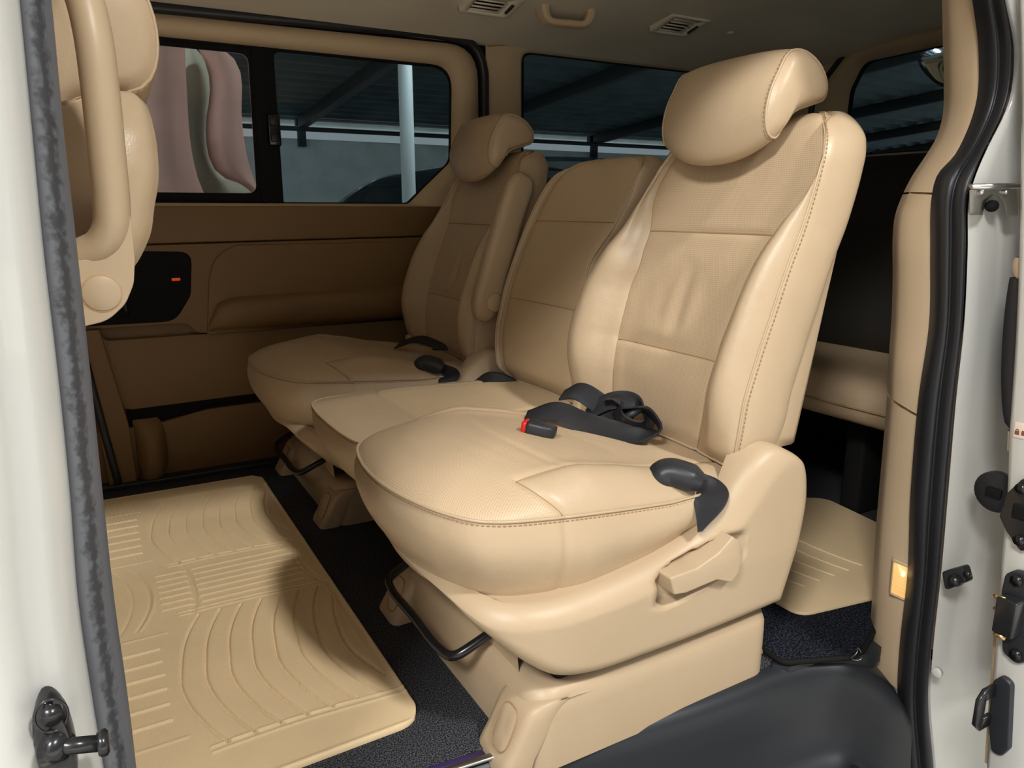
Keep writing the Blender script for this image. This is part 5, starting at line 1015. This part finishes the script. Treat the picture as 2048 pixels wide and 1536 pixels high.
# ---- dark parked car beyond
def parked_car(name, loc, label, yaw=0.0):
    c = thing(name, loc, label, 'car'); L = np.array(loc)
    M.setdefault('carpaint', new_mat('dark_grey_car_paint', (0.012, 0.016, 0.02, 1), 0.2, 0.5, 0, 0.6)[0]); M.setdefault('carglass', new_mat('dark_car_glass', (0.01, 0.013, 0.015, 1), 0.05)[0])
    body = [(-2.1, 0.35), (-2.15, 0.6), (-2.05, 0.82), (-1.2, 0.98), (-0.95, 1.02), (-0.35, 1.46), (0.1, 1.56), (1.1, 1.55), (1.7, 1.42), (2.05, 1.02), (2.1, 0.6), (2.05, 0.35)]
    w = [0.82, 0.86, 0.86, 0.84, 0.82, 0.66, 0.62, 0.62, 0.64, 0.80, 0.86, 0.84]
    k_ = 1.13; pr = curve([(a * k_, b * k_, c_ * 1.05) for (a, b), c_ in zip(body, w)], 60); G = np.array([[L + [x, f * ww + math.copysign(0, f), z] for x, z, ww in pr] for f in (-1, -0.96, -0.8, 0, 0.8, 0.96, 1)])
    G[[0, -1], :, 2] -= 0.03; grid('body', G, 'carpaint', c, uvs=False)
    low = np.array([[L + [x, s * ww, z] for x, z, ww in ((-2.37, 0.34, 0.84), (-2.4, 0.9, 0.89), (2.35, 1.13, 0.89), (2.35, 0.34, 0.84))] for s in (-1, 1)])
    for s in (0, 1): make('side', low[s], [(0, 1, 2, 3) if s == 0 else (3, 2, 1, 0)], 'carpaint', c, False)
    for s in (-1, 1):
        make('side_window', [L + q for q in ((-0.96, s * 0.87, 1.165), (-0.36, s * 0.745, 1.60), (0.11, s * 0.71, 1.69), (1.24, s * 0.71, 1.68), (1.98, s * 0.77, 1.24), (1.8, s * 0.86, 1.165))], [(0, 1, 2, 3, 4, 5) if s > 0 else (5, 4, 3, 2, 1, 0)], 'carglass', c, False)
        mr = rbox('wing_mirror', L + [-0.81, s * 1.05 - 0.1, 1.165], L + [-0.62, s * 1.05 + 0.1, 1.33], 0.05, 'carpaint', c, 4)
        for x in (-1.52, 1.52): tube('wheel', np.array([L + [x, s * 0.70, 0.36], L + [x, s * 0.72, 0.36], L + [x, s * 0.90, 0.36], L + [x, s * 0.91, 0.36]]), 0.36, 'rubber', c, 24, scale=[0.9, 1, 1, 0.85])
    return c
p = atY(785, 350, 4.0); parked_car('parked_car', (p[0] + 0.74, 4.75, GZ), 'dark grey parked car with a wing mirror beyond the white post')
# ---- added forms outside the sliding pane, standing in for reflections in its glass
M['pinkreflect'] = plastic('dusty_pink_reflection', S(222, 178, 164), 0.9, 60, 0.1); M['greyreflect'] = plastic('grey_green_reflection', S(206, 204, 184), 0.9, 60, 0.1); M['slatereflect'] = plastic('slate_reflection', S(112, 118, 116), 0.9, 60, 0.1)
YC = 3.6
def reflection_shape(name, rails, mat, depth, label, YC=YC):
    """form standing in for a pane reflection, outlined on the plane y = YC"""
    A = curve([atY(x, y, YC)[[0, 2]] for x, y in rails[0]], 40); B = curve([atY(x, y, YC)[[0, 2]] for x, y in rails[1]], 40); G = []
    for f in np.linspace(0, 1, 14): q = A + (B - A) * f; G.append(np.column_stack([q[:, 0], np.full(40, YC - depth * math.sin(math.pi * (0.08 + 0.84 * f))), q[:, 1]]))
    for f in np.linspace(1, 0, 6): q = A + (B - A) * f; G.append(np.column_stack([q[:, 0], np.full(40, YC + 0.06 + depth * 0.3 * math.sin(math.pi * f)), q[:, 1]]))
    o = grid(name, np.array(G), mat, None, wrap_r=True, uvs=False, loc=(A[-1][0], YC, A[-1][1])); tag(o, label, 'cover', 'forms standing in for reflections in the sliding pane'); return o
reflection_shape('reflection_form', ([(250, 80), (250, 180), (255, 280), (262, 340), (250, 420), (250, 700), (250, 1018)], [(368, 92), (372, 180), (380, 290), (392, 350), (420, 430), (420, 700), (420, 1018)]), 'pinkreflect', 0.10, 'dusty pink curved form standing in for a reflection in the sliding pane, leftmost of three')
reflection_shape('reflection_form', ([(368, 92), (372, 180), (380, 290), (392, 350), (400, 430), (400, 700), (400, 1018)], [(385, 92), (415, 130), (420, 180), (412, 250), (420, 320), (440, 350), (500, 378), (520, 430), (520, 700), (520, 1018)]), 'greyreflect', 0.05, 'grey-green curved form standing in for a reflection in the sliding pane, between the pink ones', YC + 0.16)
reflection_shape('reflection_form', ([(400, 92), (418, 130), (424, 180), (415, 250), (424, 320), (445, 350), (505, 378), (525, 430), (525, 700), (525, 1018)], [(445, 100), (472, 125), (482, 160), (482, 230), (490, 300), (500, 340), (512, 372), (530, 430), (530, 700), (530, 1018)]), 'pinkreflect', 0.06, 'dusty pink curved form standing in for a reflection in the sliding pane, rightmost of three')
# ---- round parking mirror outside the tailgate
pm = thing('parking_mirror', tuple(atX(1885, 130, 2.95)), 'oval rear parking mirror outside the tailgate window', 'mirror')
ol = curve([atX(x, y, 2.95)[[1, 2]] for x, y in [(1868, 85), (1845, 105), (1837, 118), (1842, 135), (1862, 158), (1882, 172), (1905, 176), (1940, 165), (1960, 120), (1940, 80), (1900, 72)]], 44, True)
c_ = ol.mean(0); r3 = lambda L, x: np.column_stack([np.full(len(L), x), L[:, 0], L[:, 1]])
grid('mirror_housing', np.array([r3(c_ + (ol - c_) * 0.5, 3.03), r3(c_ + (ol - c_) * 0.9, 3.0), r3(ol, 2.96), r3(ol, 2.945), r3(c_ + (ol - c_) * 0.84, 2.94)]), 'gloss', pm, wrap_c=True, uvs=False)
m, k = new_mat('mirror_face', (0.75, 0.75, 0.73, 1), 0.06, 0.5, 1.0); M['mirror'] = m
cs = [r3(c_ + (ol - c_) * f, 2.938 - 0.02 * (1 - f * f / 0.72)) for f in (0.85, 0.6, 0.3, 0.02)]; grid('mirror_face', np.array(cs), 'mirror', pm, wrap_c=True, uvs=False)
tube('bracket', np.array([atX(1905, 80, 2.97), atX(1915, 20, 2.9), atX(1915, -20, 2.75)]), 0.012, 'black', pm)

# unseen strip lamps, added to brighten the carport beyond the van
for i, (x, y) in enumerate(((2.2, 3.0), (-1.2, 3.0))):
    t_ = thing('fill_strip_lamp', (x, y, roofz(y) - 0.12), ('unseen strip lamp added to brighten the carport, nearer the tail of the van', 'unseen strip lamp added to brighten the carport, nearer the nose of the van')[i], 'lamp', 'strip lamps added to light the carport')
    rbox('housing', (x - 0.6, y - 0.06, roofz(y) - 0.10), (x + 0.6, y + 0.06, roofz(y) - 0.04), 0.01, 'whitesteel', t_)
    tm_, k = new_mat('lit_tube', (1, 1, 1, 1), 0.4); k.b.inputs['Emission Color'].default_value = (0.9, 0.97, 1, 1); k.b.inputs['Emission Strength'].default_value = 260; M['tube'] = tm_
    tube('tube', np.array([(x - 0.55, y, roofz(y) - 0.12), (x + 0.55, y, roofz(y) - 0.12)]), 0.018, 'tube', t_, 10)
# unseen wall added across the yard to block low sky light
struct(rbox('wall_sky_block', (-14, -9.2, GZ), (16, -9.0, 3.4), 0.0, 'steel', None))
